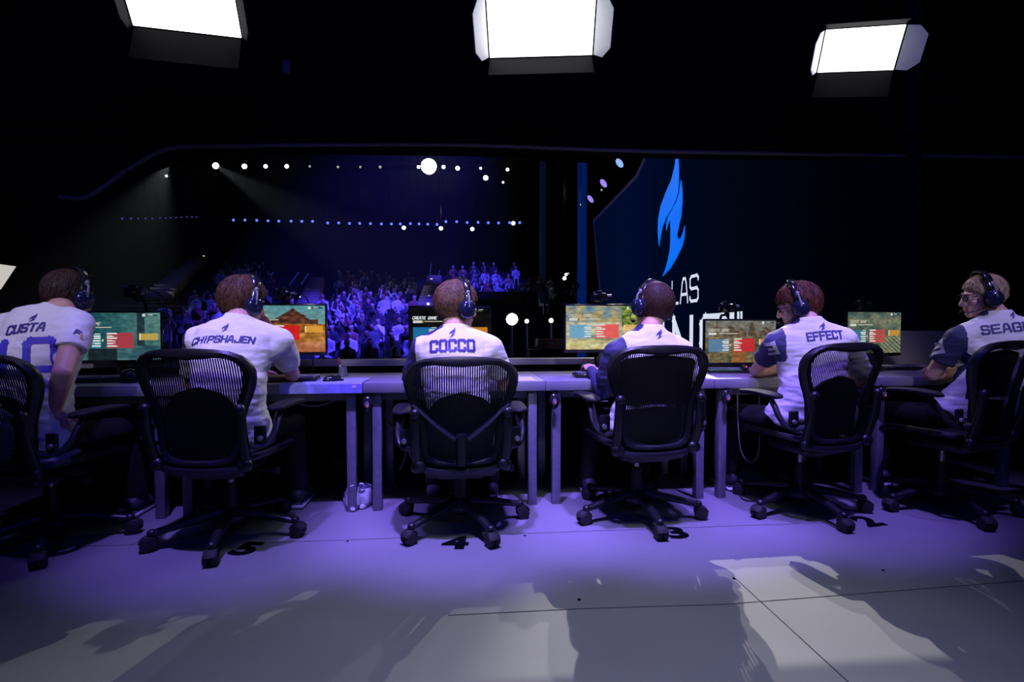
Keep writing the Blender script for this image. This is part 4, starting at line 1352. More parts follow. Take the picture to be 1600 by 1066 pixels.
def person(name_label, J, yaw, pitch, roll, hair, hstyle, seed, left_long=False, glasses=False, right_visible_patch=False, curlL=0.4, curlR=0.4, handL=None, handR=None, waist=1.0, mats=None):
    pel, chest, neck, head = J['pelvis'], J['chest'], J['neck'], J['head']
    sL, sR, eL, eR, wL, wR = J['sL'], J['sR'], J['eL'], J['eR'], J['wL'], J['wR']
    org = V((pel.x, pel.y, 0))
    t = empty('person', org, 0, name_label, 'person')
    H = Matrix.Translation(head) @ Matrix.Rotation(R(yaw), 4, 'Z') @ Matrix.Rotation(R(pitch), 4, 'X') @ Matrix.Rotation(R(roll), 4, 'Y')
    sx = (sR - sL).normalized()
    # knees and feet
    legs = []
    fwd = V((-sx.y, sx.x, 0)).normalized()
    for s in (-1, 1):
        hip = pel + sx * (0.09 * s) + V((0, 0, -0.02))
        kn = pel + V((0.15 * s, 0.43, 0.0)); kn.z = 0.50
        an = V((kn.x + 0.03 * s, kn.y + J.get('foot', 0.02), 0.09))
        legs.append((hip, kn, an, s))
    # ---- body
    mb = MB()
    spine = [pel + V((0, 0, -0.02)), pel.lerp(chest, 0.5) + V((0, -0.015, 0)), chest, chest.lerp(neck, 0.6)]
    for a, b, r0, r1 in ((spine[0], spine[1], 0.10, 0.095), (spine[1], spine[2], 0.095, 0.10), (spine[2], spine[3], 0.10, 0.075)):
        mb.cap(a, b, r0, r1)
    mb.cap(chest.lerp(neck, 0.75), sL, 0.06, 0.045); mb.cap(chest.lerp(neck, 0.75), sR, 0.06, 0.045)
    mb.cap(neck - (neck - chest).normalized() * 0.05, neck, 0.075, 0.062)
    mb.cap(neck, H @ V((0, -0.022, -0.05)), 0.060, 0.056)
    head_shape(mb, H)
    for s_, e_, w_ in ((sL, eL, wL), (sR, eR, wR)):
        mb.cap(s_, s_.lerp(e_, 0.5), 0.050, 0.047); mb.cap(s_.lerp(e_, 0.5), e_, 0.047, 0.040)
        m_ = e_.lerp(w_, 0.3)
        mb.cap(e_, m_, 0.041, 0.043); mb.cap(m_, w_, 0.043, 0.028)
    hl, pn = handL or (None, None)
    add_hand(mb, wL, hl or (wL - eL), pn or (0, 0, -1), curlL, -1)
    hr, pr = handR or (None, None)
    add_hand(mb, wR, hr or (wR - eR), pr or (0, 0, -1), curlR, 1)
    for hip, kn, an, s in legs:
        mb.cap(hip, kn, 0.075, 0.055); mb.cap(kn, kn.lerp(an, 0.35), 0.053, 0.055); mb.cap(kn.lerp(an, 0.35), an, 0.055, 0.036)
        mb.cap(an + V((0, -0.03, -0.03)), an + V((0.01 * s, 0.12, -0.045)), 0.035, 0.03)
    me = remesh(mb, 0.0046, 4, 0.45)
    me.name = 'body'
    me.materials.append(M['skin']); me.materials.append(M['lip'])
    Hi = H.inverted()
    for p in me.polygons:
        if (p.center - head).length < 0.16:
            q = Hi @ p.center
            if q.y > 0.088 and abs(q.x) < 0.026 and -0.083 < q.z < -0.057: p.material_index = 1
    body = link('body', me, t, org)
    # eyes
    for s in (-1, 1):
        m = MB(); m.ell(H @ V((s * 0.031, 0.079, 0.004)), (0.0125, 0.0125, 0.0105), H.to_3x3(), 14, 10); e_ = m.build('eye', M['eye'], t, origin=org)
        m = MB(); m.ell(H @ V((s * 0.031, 0.0905, 0.004)), (0.0055, 0.0022, 0.0055), H.to_3x3(), 12, 8); m.build('iris', M['iris'], e_, origin=org)
    # ---- jersey
    mb = MB()
    ax = sx
    up = (neck - pel).normalized()
    k = 26
    for (c, rx, ry) in ():
        pass
    prof = [(-0.10, .185 * waist, .135), (0.05, .178 * waist, .128), (0.22, .165 * waist, .120), (0.42, .168 * waist, .122), (0.6, .182, .124), (0.76, .192, .118), (0.88, .182, .102), (0.955, .135, .086), (1.0, .085, .075), (1.035, .068, .068)]
    def spine_p(u):
        if u < 0.6: 
            w_ = u / 0.6
            return pel.lerp(chest, w_) + V((0, -0.035 * math.sin(w_ * PI), 0))
        return chest.lerp(neck, (u - 0.6) / 0.4)
    rr = []
    for i, (u, rx, ry) in enumerate(prof):
        c = spine_p(u)
        d = (spine_p(min(u + 0.06, 1.05)) - spine_p(u - 0.06)).normalized()
        a_ = sx if u > 0.5 else sx.lerp(V((1, 0, 0)), (0.5 - u) * 0.8).normalized()
        a_ = (a_ - d * a_.dot(d)).normalized()
        b_ = d.cross(a_)
        rr.append([c + a_ * (math.copysign(abs(math.cos(q)) ** 0.85, math.cos(q)) * rx) + b_ * (math.copysign(abs(math.sin(q)) ** 0.9, math.sin(q)) * ry) for q in [2 * PI * j / k for j in range(k)]])
    mb.rings(rr)
    ss = chest.lerp(neck, 0.86)
    for s_, e_, f_ in ((sL, eL, J.get('slvL', 0.72)), (sR, eR, J.get('slvR', 0.72))):
        mb.cap(ss, s_, 0.070, 0.070); mb.cap(chest + (s_ - chest) * 0.5, s_, 0.085, 0.068)
        end = s_.lerp(e_, f_)
        dd = (end - s_).normalized(); x_ = dd.orthogonal().normalized(); y_ = dd.cross(x_)
        rr = []
        for q_, r_ in ((0, 0.066), (0.35, 0.069), (0.7, 0.068), (1.0, 0.066)):
            c = s_.lerp(end, q_)
            rr.append([c + (x_ * math.cos(a) + y_ * math.sin(a)) * r_ for a in [2 * PI * j / 20 for j in range(20)]])
        mb.rings(rr)
    me = remesh(mb, 0.0068, 9, 0.5)
    me.name = 'jersey'
    # folds
    me.calc_loop_triangles()
    co = [v.co.copy() for v in me.vertices]; no = [v.normal.copy() for v in me.vertices]
    for v, c, n in zip(me.vertices, co, no):
        low = max(0.25, min(1.0, (0.62 - (c - pel).dot(up)) / 0.25))
        dl = min((c - eL).length, (c - eR).length)
        arm = max(0, min(1, (0.30 - dl) / 0.2))
        q = V((c.x * 9, c.y * 9, c.z * 26)) + V((seed * 3.1, 0, 0))
        f = noise.noise(q) * 0.6 + noise.noise(q * 2.1) * 0.3
        v.co = c + n * (f * (0.0035 + 0.010 * max(low - 0.25, arm * 0.6)))
    for m_ in ('jersey', 'navy'): me.materials.append(M[m_])
    for p in me.polygons:
        c = p.center
        d = eL - sL; u = (c - sL).dot(d) / d.length_squared
        dist = (c - (sL + d * u)).length
        lat = (c - neck).dot(sx)
        if (u > -0.6 and dist < 0.13 and (c - sL).dot(sx) < J.get('seam', 0.0) and u < 1.1 and (c - pel).dot(up) > 0.24 and (c - chest).dot(up) > 0.04) or (0.22 < u < 1.1 and dist < J.get('sleeve', 0.088)) or (lat < -0.055 and (c - neck).dot(up) > -0.025 and (c - neck).dot(V((-sx.y, sx.x, 0))) > -0.055):
            p.material_index = 1
    # even out the seam between white and navy cloth
    idx = [p.material_index for p in me.polygons]
    e2f = {}
    for p in me.polygons:
        for k_ in p.edge_keys: e2f.setdefault(k_, []).append(p.index)
    nb = [[] for _ in idx]
    for fs in e2f.values():
        for a_ in fs:
            nb[a_] += [b_ for b_ in fs if b_ != a_]
    val = [float(i_) for i_ in idx]
    for _ in range(14):
        val = [(val[i_] + sum(val[j_] for j_ in nb[i_])) / (1 + len(nb[i_])) for i_ in range(len(val))]
    for p in me.polygons: p.material_index = 1 if val[p.index] > 0.5 else 0
    jer = link('jersey', me, t, org)
    jer['label'] = 'white jersey with one navy sleeve'
    bvh = BVHTree.FromPolygons([v.co + org for v in me.vertices], [list(p.vertices) for p in me.polygons])
    # long dark undersleeve
    if left_long:
        mb = MB(); mb.cap(sL.lerp(eL, 0.55), eL, 0.053, 0.047); mb.cap(eL, eL.lerp(wL, 0.3), 0.047, 0.047); mb.cap(eL.lerp(wL, 0.3), wL, 0.047, 0.033)
        me = remesh(mb, 0.006, 4); me.materials.append(M['navy']); o = link('undersleeve', me, t, org)
    # trousers
    mb = MB()
    mb.ell(pel + V((0, 0.02, -0.01)), (0.19 * waist, 0.155, 0.10)); 
    for hip, kn, an, s in legs:
        mb.cap(hip, kn, 0.092, 0.072); mb.cap(kn, an + V((0, 0, 0.03)), 0.068, 0.055)
    me = remesh(mb, 0.010, 6); me.materials.append(M['shorts']); link('trousers', me, t, org)
    for hip, kn, an, s in legs:
        mb = MB(); mb.cap(an + V((0, -0.035, -0.025)), an + V((0.01 * s, 0.10, -0.040)), 0.046, 0.040); mb.ell(an + V((0, 0, -0.01)), (.043, .055, .05)); mb.ell(an + V((0.01 * s, 0.13, -0.05)), (.044, .06, .034))
        mb.box(an + V((0.005 * s, 0.04, -0.075)), (.085, .27, .028), bevel=.012)
        me = remesh(mb, 0.007, 5)
        me.materials.append(M['shoe']); me.materials.append(M['sole'])
        for p in me.polygons:
            if p.center.z < an.z - 0.064: p.material_index = 1
        link('shoe', me, t, org)
    # hair
    hm = hair_mesh(H, hstyle, seed)
    hm.build('hair', HAIRM[hair], t, origin=org)
    if glasses:
        mb = MB()
        for s in (-1, 1):
            mb.tube([H @ V((s * 0.033 + 0.024 * math.cos(a), 0.104 - 0.10 * abs(s * 0.033 + 0.024 * math.cos(a)) ** 1.3, 0.003 + 0.019 * math.sin(a))) for a in [2 * PI * j / 20 for j in range(20)]], 0.0022, 6, closed=True)
            mb.tube(bez([H @ V((s * 0.056, 0.098, 0.008)), H @ V((s * 0.076, 0.06, 0.010)), H @ V((s * 0.083, 0.0, 0.006))]), 0.0024, 6)
        mb.tube([H @ V((-0.010, 0.106, 0.006)), H @ V((0, 0.109, 0.009)), H @ V((0.010, 0.106, 0.006))], 0.002, 6)
        mb.build('glasses', M['gloss'], t, origin=org)
    return dict(root=t, jersey=jer, bvh=bvh, H=H, sx=sx, up=up, org=org, head=head, J=J)

def back_print(P, text, px, py, wpx, rot=0, name='lettering', mm='print', hratio=None, width=0.66, stroke=0.24, gap=0.42, slant=0.0, flame=False, arch=0.0):
    """prints on the jersey: laid flat behind the back and pressed onto the cloth"""
    hit, nrm, _, _ = P['bvh'].ray_cast(CAM, ray(px, py).normalized())
    if hit is None:
        print('print misses', text, px, py); return
    ax = P['sx']
    # smooth normal around the spot
    up = P['up']
    up = (up - ax * up.dot(ax)).normalized()
    n = ax.cross(up).normalized()
    # tilt up axis to follow the cloth
    h2 = P['bvh'].ray_cast(hit + up * 0.05 + n * 0.15, -n)[0]
    h3 = P['bvh'].ray_cast(hit - up * 0.05 + n * 0.15, -n)[0]
    if h2 and h3:
        up = (h2 - h3).normalized(); up = (up - ax * up.dot(ax)).normalized(); n = ax.cross(up).normalized()
    c, s = math.cos(R(rot)), math.sin(R(rot))
    a2, u2 = ax * c + up * s, up * c - ax * s
    d = (hit - CAM).dot(_cf)
    q0, q1 = proj(hit - a2 * 0.05), proj(hit + a2 * 0.05)
    mpp = 0.1 / max(1e-6, math.hypot(q1[0] - q0[0], q1[1] - q0[1]))
    W = wpx * mpp
    def fn(u, v):
        o = hit + a2 * u + u2 * v + n * 0.2
        r = P['bvh'].ray_cast(o, -n)
        if r[0] is None or r[3] > 0.42: return hit + a2 * u + u2 * v - n * 0.03
        return r[0] + n * 0.0032
    mb = MB()
    if flame:
        k = W / 126
        for fl in (FLAME_A, FLAME_B):
            vs = [mb.bm.verts.new(fn((x - 513 + (339 - y) * 0.12) * k, (339 - y) * k * 0.42)) for x, y in fl]
            f = mb.bm.faces.new(vs)
            bmesh.ops.triangulate(mb.bm, faces=[f])
    else:
        hgt = W / (text_width(text, 1.0, width, gap)) if not hratio else hratio * mpp
        wd = W / text_width(text, hgt, 0.66, gap) * 0.66
        lettering(mb, text, lambda u, v: fn(u - W / 2, v - hgt / 2 + arch * mpp * (1 - ((u - W / 2) / (W / 2)) ** 2)), hgt, wd, stroke, gap, slant, 0.008)
    mb.build(name, M[mm], P['jersey'], smooth=False, origin=P['org'], recalc=False)

def headset(P, label, mic=True, side=-1, cable=None):
    H = P['H']
    t = empty('headset', P['head'], 0, label, 'headset', 'headsets worn by the players')
    t.rotation_euler = H.to_euler()
    hb = 0.004
    arc = [V((0.108 * math.sin(R(a)), -0.006 + 0.010 * math.cos(R(a)), 0.006 + 0.150 * math.cos(R(a)))) for a in range(-84, 85, 12)]
    m = MB(); m.tube(arc, 0.020, 10, flat=(1.15, 0.42), up=(0, 0, 1)); m.build('headband', M['gloss'], t)
    m = MB(); m.tube([p * 0.955 + V((0, 0, 0.002)) for p in arc[3:-3]], 0.022, 10, flat=(1.0, 0.45), up=(0, 0, 1)); m.build('headband_cushion', M['pad'], t)
    for s in (-1, 1):
        rt = Matrix.Translation((s * 0.108, 0.0, -0.012)) @ Matrix.Rotation(R(90 * s), 4, 'Y') @ Matrix.Diagonal((1.32, 1.12, 1.05, 1))
        m = MB(); m.lathe([(0.012, 0.030), (0.026, 0.028), (0.036, 0.020), (0.040, 0.008), (0.038, -0.002)], rt, 28)
        c_ = m.build('ear_cup', M['cup'], t)
        m = MB(); m.lathe([(0.024, -0.019), (0.036, -0.019), (0.043, -0.012), (0.043, -0.004), (0.036, 0.001)], rt, 28); m.build('ear_cushion', M['pad'], c_)
        m = MB(); m.tube([V((s * 0.136, -0.004, 0.0)), V((s * 0.126, -0.004, 0.055)), V((s * 0.102, -0.002, 0.080))], 0.006, 8); m.ell((s * 0.106, -0.002, 0.076), (0.010, 0.012, 0.016)); m.build('hinge', M['steel'], c_)
    if mic:
        m = MB(); m.tube(bez([V((side * 0.134, 0.01, -0.03)), V((side * 0.120, 0.05, -0.055)), V((side * 0.075, 0.095, -0.080)), V((side * 0.030, 0.125, -0.078))]), 0.0032, 8)
        b = m.build('microphone_boom', M['gloss'], t)
        m = MB(); m.ell((side * 0.026, 0.126, -0.078), (0.014, 0.011, 0.011)); m.build('microphone_foam', M['pad'], b)
    return t

def joints(**k):
    return k
Y = on_y
# player with a short dark crop, leaning on one hand (far left)
P6 = person('person at the far left leaning forward with one hand down on the armrest',
    joints(pelvis=V((-2.02, 2.69, 0.53)), chest=Y(62, 545, 2.70), neck=Y(96, 486, 2.74), head=Y(106, 463, 2.84), sL=Y(8, 512, 2.72), sR=Y(122, 506, 2.72), eL=Y(-10, 600, 2.85), wL=V((-2.2, 3.05, .70)),
           eR=Y(98, 582, 2.56), wR=Y(86, 640, 2.62), slvR=0.55, seam=-0.2, sleeve=0.0), -20, -14, 4, 'dark', dict(short=True, nape=-0.078, locks=520, len=0.35, lift=0.003, w=0.006, fringe=0.07), 1, handR=((0.1, 0.15, -1), (0, 1, 0)), waist=0.95)
P5 = person('person with auburn hair, right elbow on the desk and hand at the chin',
    joints(pelvis=V((-1.13, 2.74, 0.53)), chest=Y(360, 575, 2.73), neck=Y(374, 500, 2.78), head=Y(380, 473, 2.87), sL=Y(310, 531, 2.76), sR=Y(438, 533, 2.82), eL=Y(300, 598, 2.98), wL=V((-1.22, 3.20, .80)),
           eR=Y(457, 585, 3.05), wR=Y(422, 520, 3.06), slvR=0.66, seam=-0.045, sleeve=0.06), -40, -10, 6, 'auburn', dict(nape=-0.108, locks=1100, len=0.7, lift=0.009, w=0.0075, fringe=0.06), 2, handR=((-0.35, -0.1, 0.9), (-0.6, -0.6, 0.1)), curlR=0.55)
P4 = person('person in a white jersey with sandy hair in the middle, head turned to the right',
    joints(pelvis=V((0.03, 2.76, 0.50)), chest=Y(710, 585, 2.74), neck=Y(710, 513, 2.76), head=Y(714, 479, 2.82), sL=Y(661, 545, 2.76), sR=Y(766, 543, 2.76), eL=Y(644, 600, 2.88), wL=V((-0.20, 3.14, .80)),
           eR=Y(790, 602, 2.86), wR=V((0.27, 3.15, .80)), slvL=0.95, seam=-0.035), -60, -4, 4, 'blond', dict(nape=-0.110, locks=1100, len=0.8, lift=0.009, w=0.0075, fringe=0.05), 3, left_long=True)
P3 = person('person in a white jersey with straight brown hair, back of the head to the viewer',
    joints(pelvis=V((1.02, 2.78, 0.54)), chest=Y(1012, 590, 2.77), neck=Y(1016, 514, 2.78), head=Y(1020, 480, 2.84), sL=Y(962, 552, 2.78), sR=Y(1064, 548, 2.78), eL=Y(943, 612, 2.86), wL=V((0.84, 3.14, .80)),
           eR=Y(1082, 606, 2.86), wR=V((1.22, 3.15, .80)), slvL=0.80, seam=0.04), 24, -2, 6, 'brown', dict(nape=-0.118, locks=1100, len=0.95, lift=0.005, w=0.0075, fringe=0.055), 4, left_long=True)
P2 = person('person with reddish hair and glasses in profile, left elbow on the desk',
    joints(pelvis=V((1.98, 2.78, 0.55)), chest=Y(1268, 580, 2.77), neck=Y(1262, 502, 2.78), head=Y(1247, 478, 2.86), sL=Y(1212, 536, 2.82), sR=Y(1318, 530, 2.72), eL=Y(1182, 580, 3.06), wL=Y(1224, 577, 3.20),
           eR=Y(1352, 596, 2.9), wR=V((2.2, 3.14, .80)), slvL=0.56, seam=0.035), 60, -14, -4, 'red', dict(nape=-0.085, locks=1100, len=0.7, lift=0.010, w=0.0075, fringe=0.045), 5, glasses=True)
P1 = person('person with cropped fair hair and glasses in profile at the right, forearm across the armrest',
    joints(pelvis=V((3.06, 2.76, 0.55)), chest=Y(1558, 575, 2.74), neck=Y(1556, 492, 2.74), head=Y(1536, 463, 2.80), sL=Y(1497, 528, 2.78), sR=Y(1625, 520, 2.62), eL=Y(1456, 586, 2.90), wL=Y(1500, 580, 3.04),
           eR=Y(1680, 590, 2.7), wR=V((3.3, 3.12, .80)), slvL=0.64, seam=0.02, sleeve=0.125), 66, -8, -4, 'fair', dict(short=True, nape=-0.07, locks=520, len=0.3, lift=0.003, w=0.006, fringe=0.065), 6, glasses=True, waist=1.1)
headset(P6, 'glossy black headset on the dark-haired player at the far left')
headset(P5, 'glossy black headset on the auburn-haired player with hand at the chin')
headset(P4, 'glossy black headset on the sandy-haired player with turned head', mic=False)
headset(P3, 'glossy black headset with a curved microphone on the straight brown-haired player')
headset(P2, 'glossy black headset on the reddish-haired player with glasses')
headset(P1, 'glossy black headset on the player with cropped fair hair')
back_print(P6, 'CUSTA', 37, 513, 58, 5, hratio=14, slant=0.25, stroke=0.34)
back_print(P6, '', 52, 497, 9, 0, name='flame_emblem', flame=True)
back_print(P6, '10', 32, 556, 92, 2, name='numeral', mm='numeral', hratio=50, stroke=0.36, gap=0.5)
back_print(P5, 'CHIPSHAJEN', 346, 530, 100, 0, hratio=11, slant=0.2, stroke=0.34)
back_print(P5, '', 352, 512, 9, 0, name='flame_emblem', flame=True)
back_print(P4, 'COCCO', 707, 540, 68, 0, hratio=17, stroke=0.36, width=0.66, gap=0.5)
back_print(P4, '', 707, 520, 9, 0, name='flame_emblem', flame=True)
back_print(P3, '', 1030, 522, 9, 0, name='flame_emblem', flame=True)
back_print(P2, 'EFFECT', 1290, 524, 58, 3, hratio=13, stroke=0.3)
back_print(P2, '', 1285, 510, 9, 0, name='flame_emblem', flame=True)
back_print(P1, 'SEAGULL', 1589, 511, 112, 2, hratio=16, stroke=0.3)
back_print(P1, '', 1582, 492, 9, 0, name='flame_emblem', flame=True)

# patches on the sleeves
def sleeve_patch(P, px, py, hpx, text, mm, rot=0, wr=0.8, stroke=0.42, name='sleeve_patch'):
    hit, nrm, _, _ = P['bvh'].ray_cast(CAM, ray(px, py).normalized())
    if hit is None: print('patch misses', px, py); return
    n = nrm; n = (n - _cf * 0.3).normalized()
    ax = V((0, 0, 1)).cross(n).normalized(); up = n.cross(ax)
    c, s = math.cos(R(rot)), math.sin(R(rot))
    a2, u2 = ax * c + up * s, up * c - ax * s
    mpp = (hit - CAM).dot(_cf) / FPX
    h = hpx * mpp
    def fn(u, v):
        r = P['bvh'].ray_cast(hit + a2 * u + u2 * v + n * 0.08, -n)
        return (r[0] + n * 0.003) if r[0] is not None and r[3] < 0.2 else hit + a2 * u + u2 * v - n * 0.02
    mb = MB()
    lettering(mb, text, lambda u, v: fn(u - h * 0.33, v - h / 2), h, wr, stroke, 0.3, 0, 0.006)
    mb.build(name, M[mm], P['jersey'], smooth=False, origin=P['org'], recalc=False)
sleeve_patch(P2, 1204, 546, 17, '3', 'silver', 20)
sleeve_patch(P1, 1464, 543, 18, '3', 'silver', 15)
sleeve_patch(P6, 121, 520, 8, 'F', 'print', -30, name='sleeve_mark')
sleeve_patch(P6, 129, 527, 6, 'L', 'gold', -30, name='sleeve_mark')
#END_PEOPLE
# ================================================================ THINGS ON AND UNDER THE DESKS
def keyboard(px, py, yaw, label, glow=None):
    p = on_z(px, py, ZD)
    t = empty('keyboard', (p.x, min(max(p.y, 3.10), 3.5), ZD), R(yaw), label, 'keyboard', 'keyboards on the desks')
    m = MB(); m.box((0, 0, 0.012), (0.445, 0.138, 0.022), bevel=0.006); m.build('keyboard_case', M['gloss'], t)
    m = MB()
    for r_ in range(6):
        y = 0.053 - r_ * 0.0205
        x = -0.208
        rr_ = random.Random(r_)
        while x < 0.205:
            wd = 0.0175 if not (r_ == 5 and -0.1 < x < 0.0) else 0.105
            m.box((x + wd / 2, y, 0.0285), (wd - 0.0028, 0.0165, 0.013), bevel=0.002, seg=1)
            x += wd + 0.0012
    k = m.build('keycaps', M['keycap'], t)
    if glow:
        m = MB(); m.box((0, 0.0, 0.0235), (0.43, 0.128, 0.001)); m.build('backlight', M[glow], t)
    return t
keyboard(436, 596, 4, 'black keyboard beside the bent elbow of the auburn-haired player')
keyboard(950, 589, -2, 'black keyboard left of the straight brown-haired player')
keyboard(1150, 582, -3, 'black keyboard with faint green glow beside the reddish-haired player', 'led_green')
keyboard(1398, 577, 6, 'black keyboard below the green-grey monitor at the right')
keyboard(150, 597, 8, 'black keyboard below the teal monitor at the far left')

def mouse(px, py, yaw, label, mm='gloss', wheel=True, z=ZD + 0.003):
    p = on_z(px, py, z)
    t = empty('mouse', (p.x, min(max(p.y, 3.06), 3.5), z), R(yaw), label, 'mouse')
    rr = []
    for k in range(11):
        u = k / 10
        y = -0.062 + 0.124 * u
        e = max(0.03, (1 - abs(2 * u - 1) ** 2.6) ** 0.5)
        wd = (0.033 - 0.004 * math.sin(u * PI)) * e
        hh = 0.038 * e * (1 - 0.35 * u)
        rr.append([V((wd * math.cos(a), y, max(0.0, hh * math.sin(a)) + (0 if math.sin(a) >= 0 else 0.0005))) for a in [2 * PI * j / 18 for j in range(18)]])
    m = MB(); m.rings(rr); m.build('mouse_shell', M[mm], t)
    m = MB(); m.lathe([(0.008, -0.003), (0.009, 0), (0.008, 0.003)], Matrix.Translation((0, 0.03, 0.026)) @ Matrix.Rotation(R(90), 4, 'Y'), 14); m.build('scroll_wheel', M['rubber'], t)
    return t
# mousepads
def mousepad(x0, x1, y0, y1, mm, label, hang=0.0):
    m = MB()
    ys = []
    n = 10
    prof = []
    if hang:
        prof += [(YD0 - 0.006, ZD - hang), (YD0 - 0.006, ZD - hang * 0.5), (YD0 - 0.0055, ZD - 0.004), (YD0 - 0.001, ZD + 0.0015)]
    else:
        prof += [(y0, ZD + 0.002)]
    prof += [(YD0 + 0.03 if hang else (y0 + y1) / 2, ZD + 0.002), (y1, ZD + 0.002)]
    rr = []
    for i in range(25):
        u = i / 24
        x = x0 + (x1 - x0) * u
        e = 0.03 * (1 - min(1, min(u, 1 - u) / 0.06)) ** 2
        rr.append([V((x, y, z + (e if (hang and k == 0) else 0))) for k, (y, z) in enumerate(prof)] + [V((x, y - (0.002 if hang and k < 3 else 0), z - (0 if hang and k < 3 else 0.002))) for k, (y, z) in reversed(list(enumerate(prof)))])
    m.rings(rr)
    o = m.build('mousepad', M[mm], origin=((x0 + x1) / 2, (y0 + y1) / 2, ZD))
    return tag(o, label, 'mousepad')
mp = mousepad(on_y(437, 600, 3.0).x, on_y(566, 606, 3.0).x, YD0, 3.28, 'mat_blue', 'blue-violet mousepad hanging over the desk edge under the bare elbow', 0.056)
m = MB(); a = on_y(553, 605, 2.9925)
m.box((a.x, 2.9925, a.z), (0.022, 0.001, 0.02)); m.build('white_tag', M['white'], mp, origin=mp.location)
mousepad(0.22, 0.47, 3.02, 3.26, 'mat_grey', 'pale grey mousepad right of the neatly centred player')
mousepad(1.28, 1.53, 3.02, 3.26, 'mat_grey', 'pale grey mousepad right of the straight brown-haired player')
mouse(521, 595, -70, 'black mouse on the blue-violet mousepad')
mouse(804, 592, 5, 'pale mouse beside the right armrest of the neatly centred chair', 'white')
mouse(1090, 590, 8, 'black mouse right of the straight brown-haired player')
# pen holder with a red-topped pen
p = on_z(536, 588, ZD)
t = empty('pen_holder', (p.x, p.y, ZD), 0.2, 'small grey pen holder behind the black mouse on the desk', 'pen holder')
m = MB(); m.lathe([(0.001, 0.002), (0.030, 0.002), (0.024, 0.062), (0.021, 0.062), (0.026, 0.006), (0.001, 0.005)], n=24); m.build('cup', M['steel'], t)
t2 = empty('marker_pen', (p.x - 0.008, p.y, ZD + 0.006), 0.2, 'marker pen with a reddish top standing in the pen holder', 'pen')
m = MB(); m.cyl((0, 0, 0), (-0.012, 0, 0.075), 0.006, 12); m.build('barrel', M['white'], t2)
m = MB(); m.cap((-0.012, 0, 0.076), (-0.018, 0, 0.108), 0.010, 0.008); m.build('cap', M['brown'], t2)
# odds and ends
p = on_z(641, 592, ZD)
t = empty('dongle', (p.x, p.y, ZD), 0.4, 'small black gadget on the desk left of the neatly centred player', 'gadget')
m = MB(); m.box((0, 0, 0.018), (0.05, 0.035, 0.034), bevel=0.006); m.build('gadget_body', M['gloss'], t)
m = MB(); m.box((0.01, -0.012, 0.038), (0.03, 0.012, 0.006), bevel=0.002); m.build('switch', M['white'], t)
p = on_z(203, 598, ZD)
t = empty('trackball', (p.x, max(p.y, 3.05), ZD), 0, 'glossy black ball-shaped speaker at the edge of the desk below the teal monitor', 'speaker')
m = MB(); m.ell((0, 0, 0.04), (0.046, 0.046, 0.040), u=24, v=16); m.build('speaker_ball', M['gloss'], t)
m = MB(); m.lathe([(0.02, 0), (0.04, 0.002), (0.042, 0.014), (0.03, 0.018)], n=24); m.build('foot_ring', M['rubber'], t)
a, b = on_z(209, 583, ZD + 0.03), on_z(234, 597, ZD + 0.012)
m = MB(); m.tube([a, a.lerp(b, 0.5) + V((0, 0, 0.003)), b], 0.009, 10); m.ell(a, (0.011, 0.011, 0.011))
tag(m.build('white_stick', M['white'], origin=b), 'white stick lying on the desk beside the black ball-shaped speaker', 'stick')
# bases under monitor: small red-lit device
p = on_z(1132, 578, ZD)
m = MB(); m.ell((0, 0, 0.03), (0.028, 0.02, 0.03)); o = m.build('desk_lamp', M['gloss'], origin=None); o.location = (p.x, 3.36, ZD)
tag(o, 'tiny dark gadget with a red light behind the green-glowing keyboard', 'gadget')
m = MB(); m.ell((0.004, -0.018, 0.045), (0.005, 0.004, 0.006)); m.build('indicator', M['led_red'], o)
# headset control discs hanging from the desk legs
def disc(px, py, label):
    p = on_y(px, py, 2.985)
    t = empty('headset_hanger', (p.x, 2.99, p.z), 0, label, 'hanger', 'round hangers under the desk edge')
    m = MB(); m.lathe([(0.001, 0.018), (0.016, 0.016), (0.030, 0.008), (0.034, 0.0), (0.030, -0.006), (0.001, -0.008)], Matrix.Rotation(R(90), 4, 'X') @ Matrix.Diagonal((0.92, 1.35, 1, 1)), 24); m.build('shield_disc', M['gloss'], t)
    m = MB(); m.lathe([(0.010, 0.021), (0.014, 0.020), (0.014, 0.016)], Matrix.Rotation(R(90), 4, 'X') @ Matrix.Diagonal((0.92, 1.35, 1, 1)), 18); m.build('ring', M['steel'], t)
    m = MB(); m.ell((0.004, -0.020, -0.006), (0.0035, 0.002, 0.006)); m.build('indicator', M['led_red'], t)
    m = MB(); m.tube([(0, 0.006, 0.03), (0, 0.012, 0.05), (0, 0.030, 0.085)], 0.007, 8); m.box((0, 0.03, ZD - 0.062 - p.z), (0.05, 0.06, 0.006), bevel=0.002); m.build('clamp', M['blackleaf'], t)
    return t
disc(574, 632, 'shield-shaped hanger under the desk edge above the white trainers')
disc(866, 627, 'shield-shaped hanger with a red glint right of the neatly centred chair')
disc(1136, 621, 'shield-shaped hanger left of the reddish-haired player')
disc(1380, 616, 'shield-shaped hanger right of the reddish-haired player')

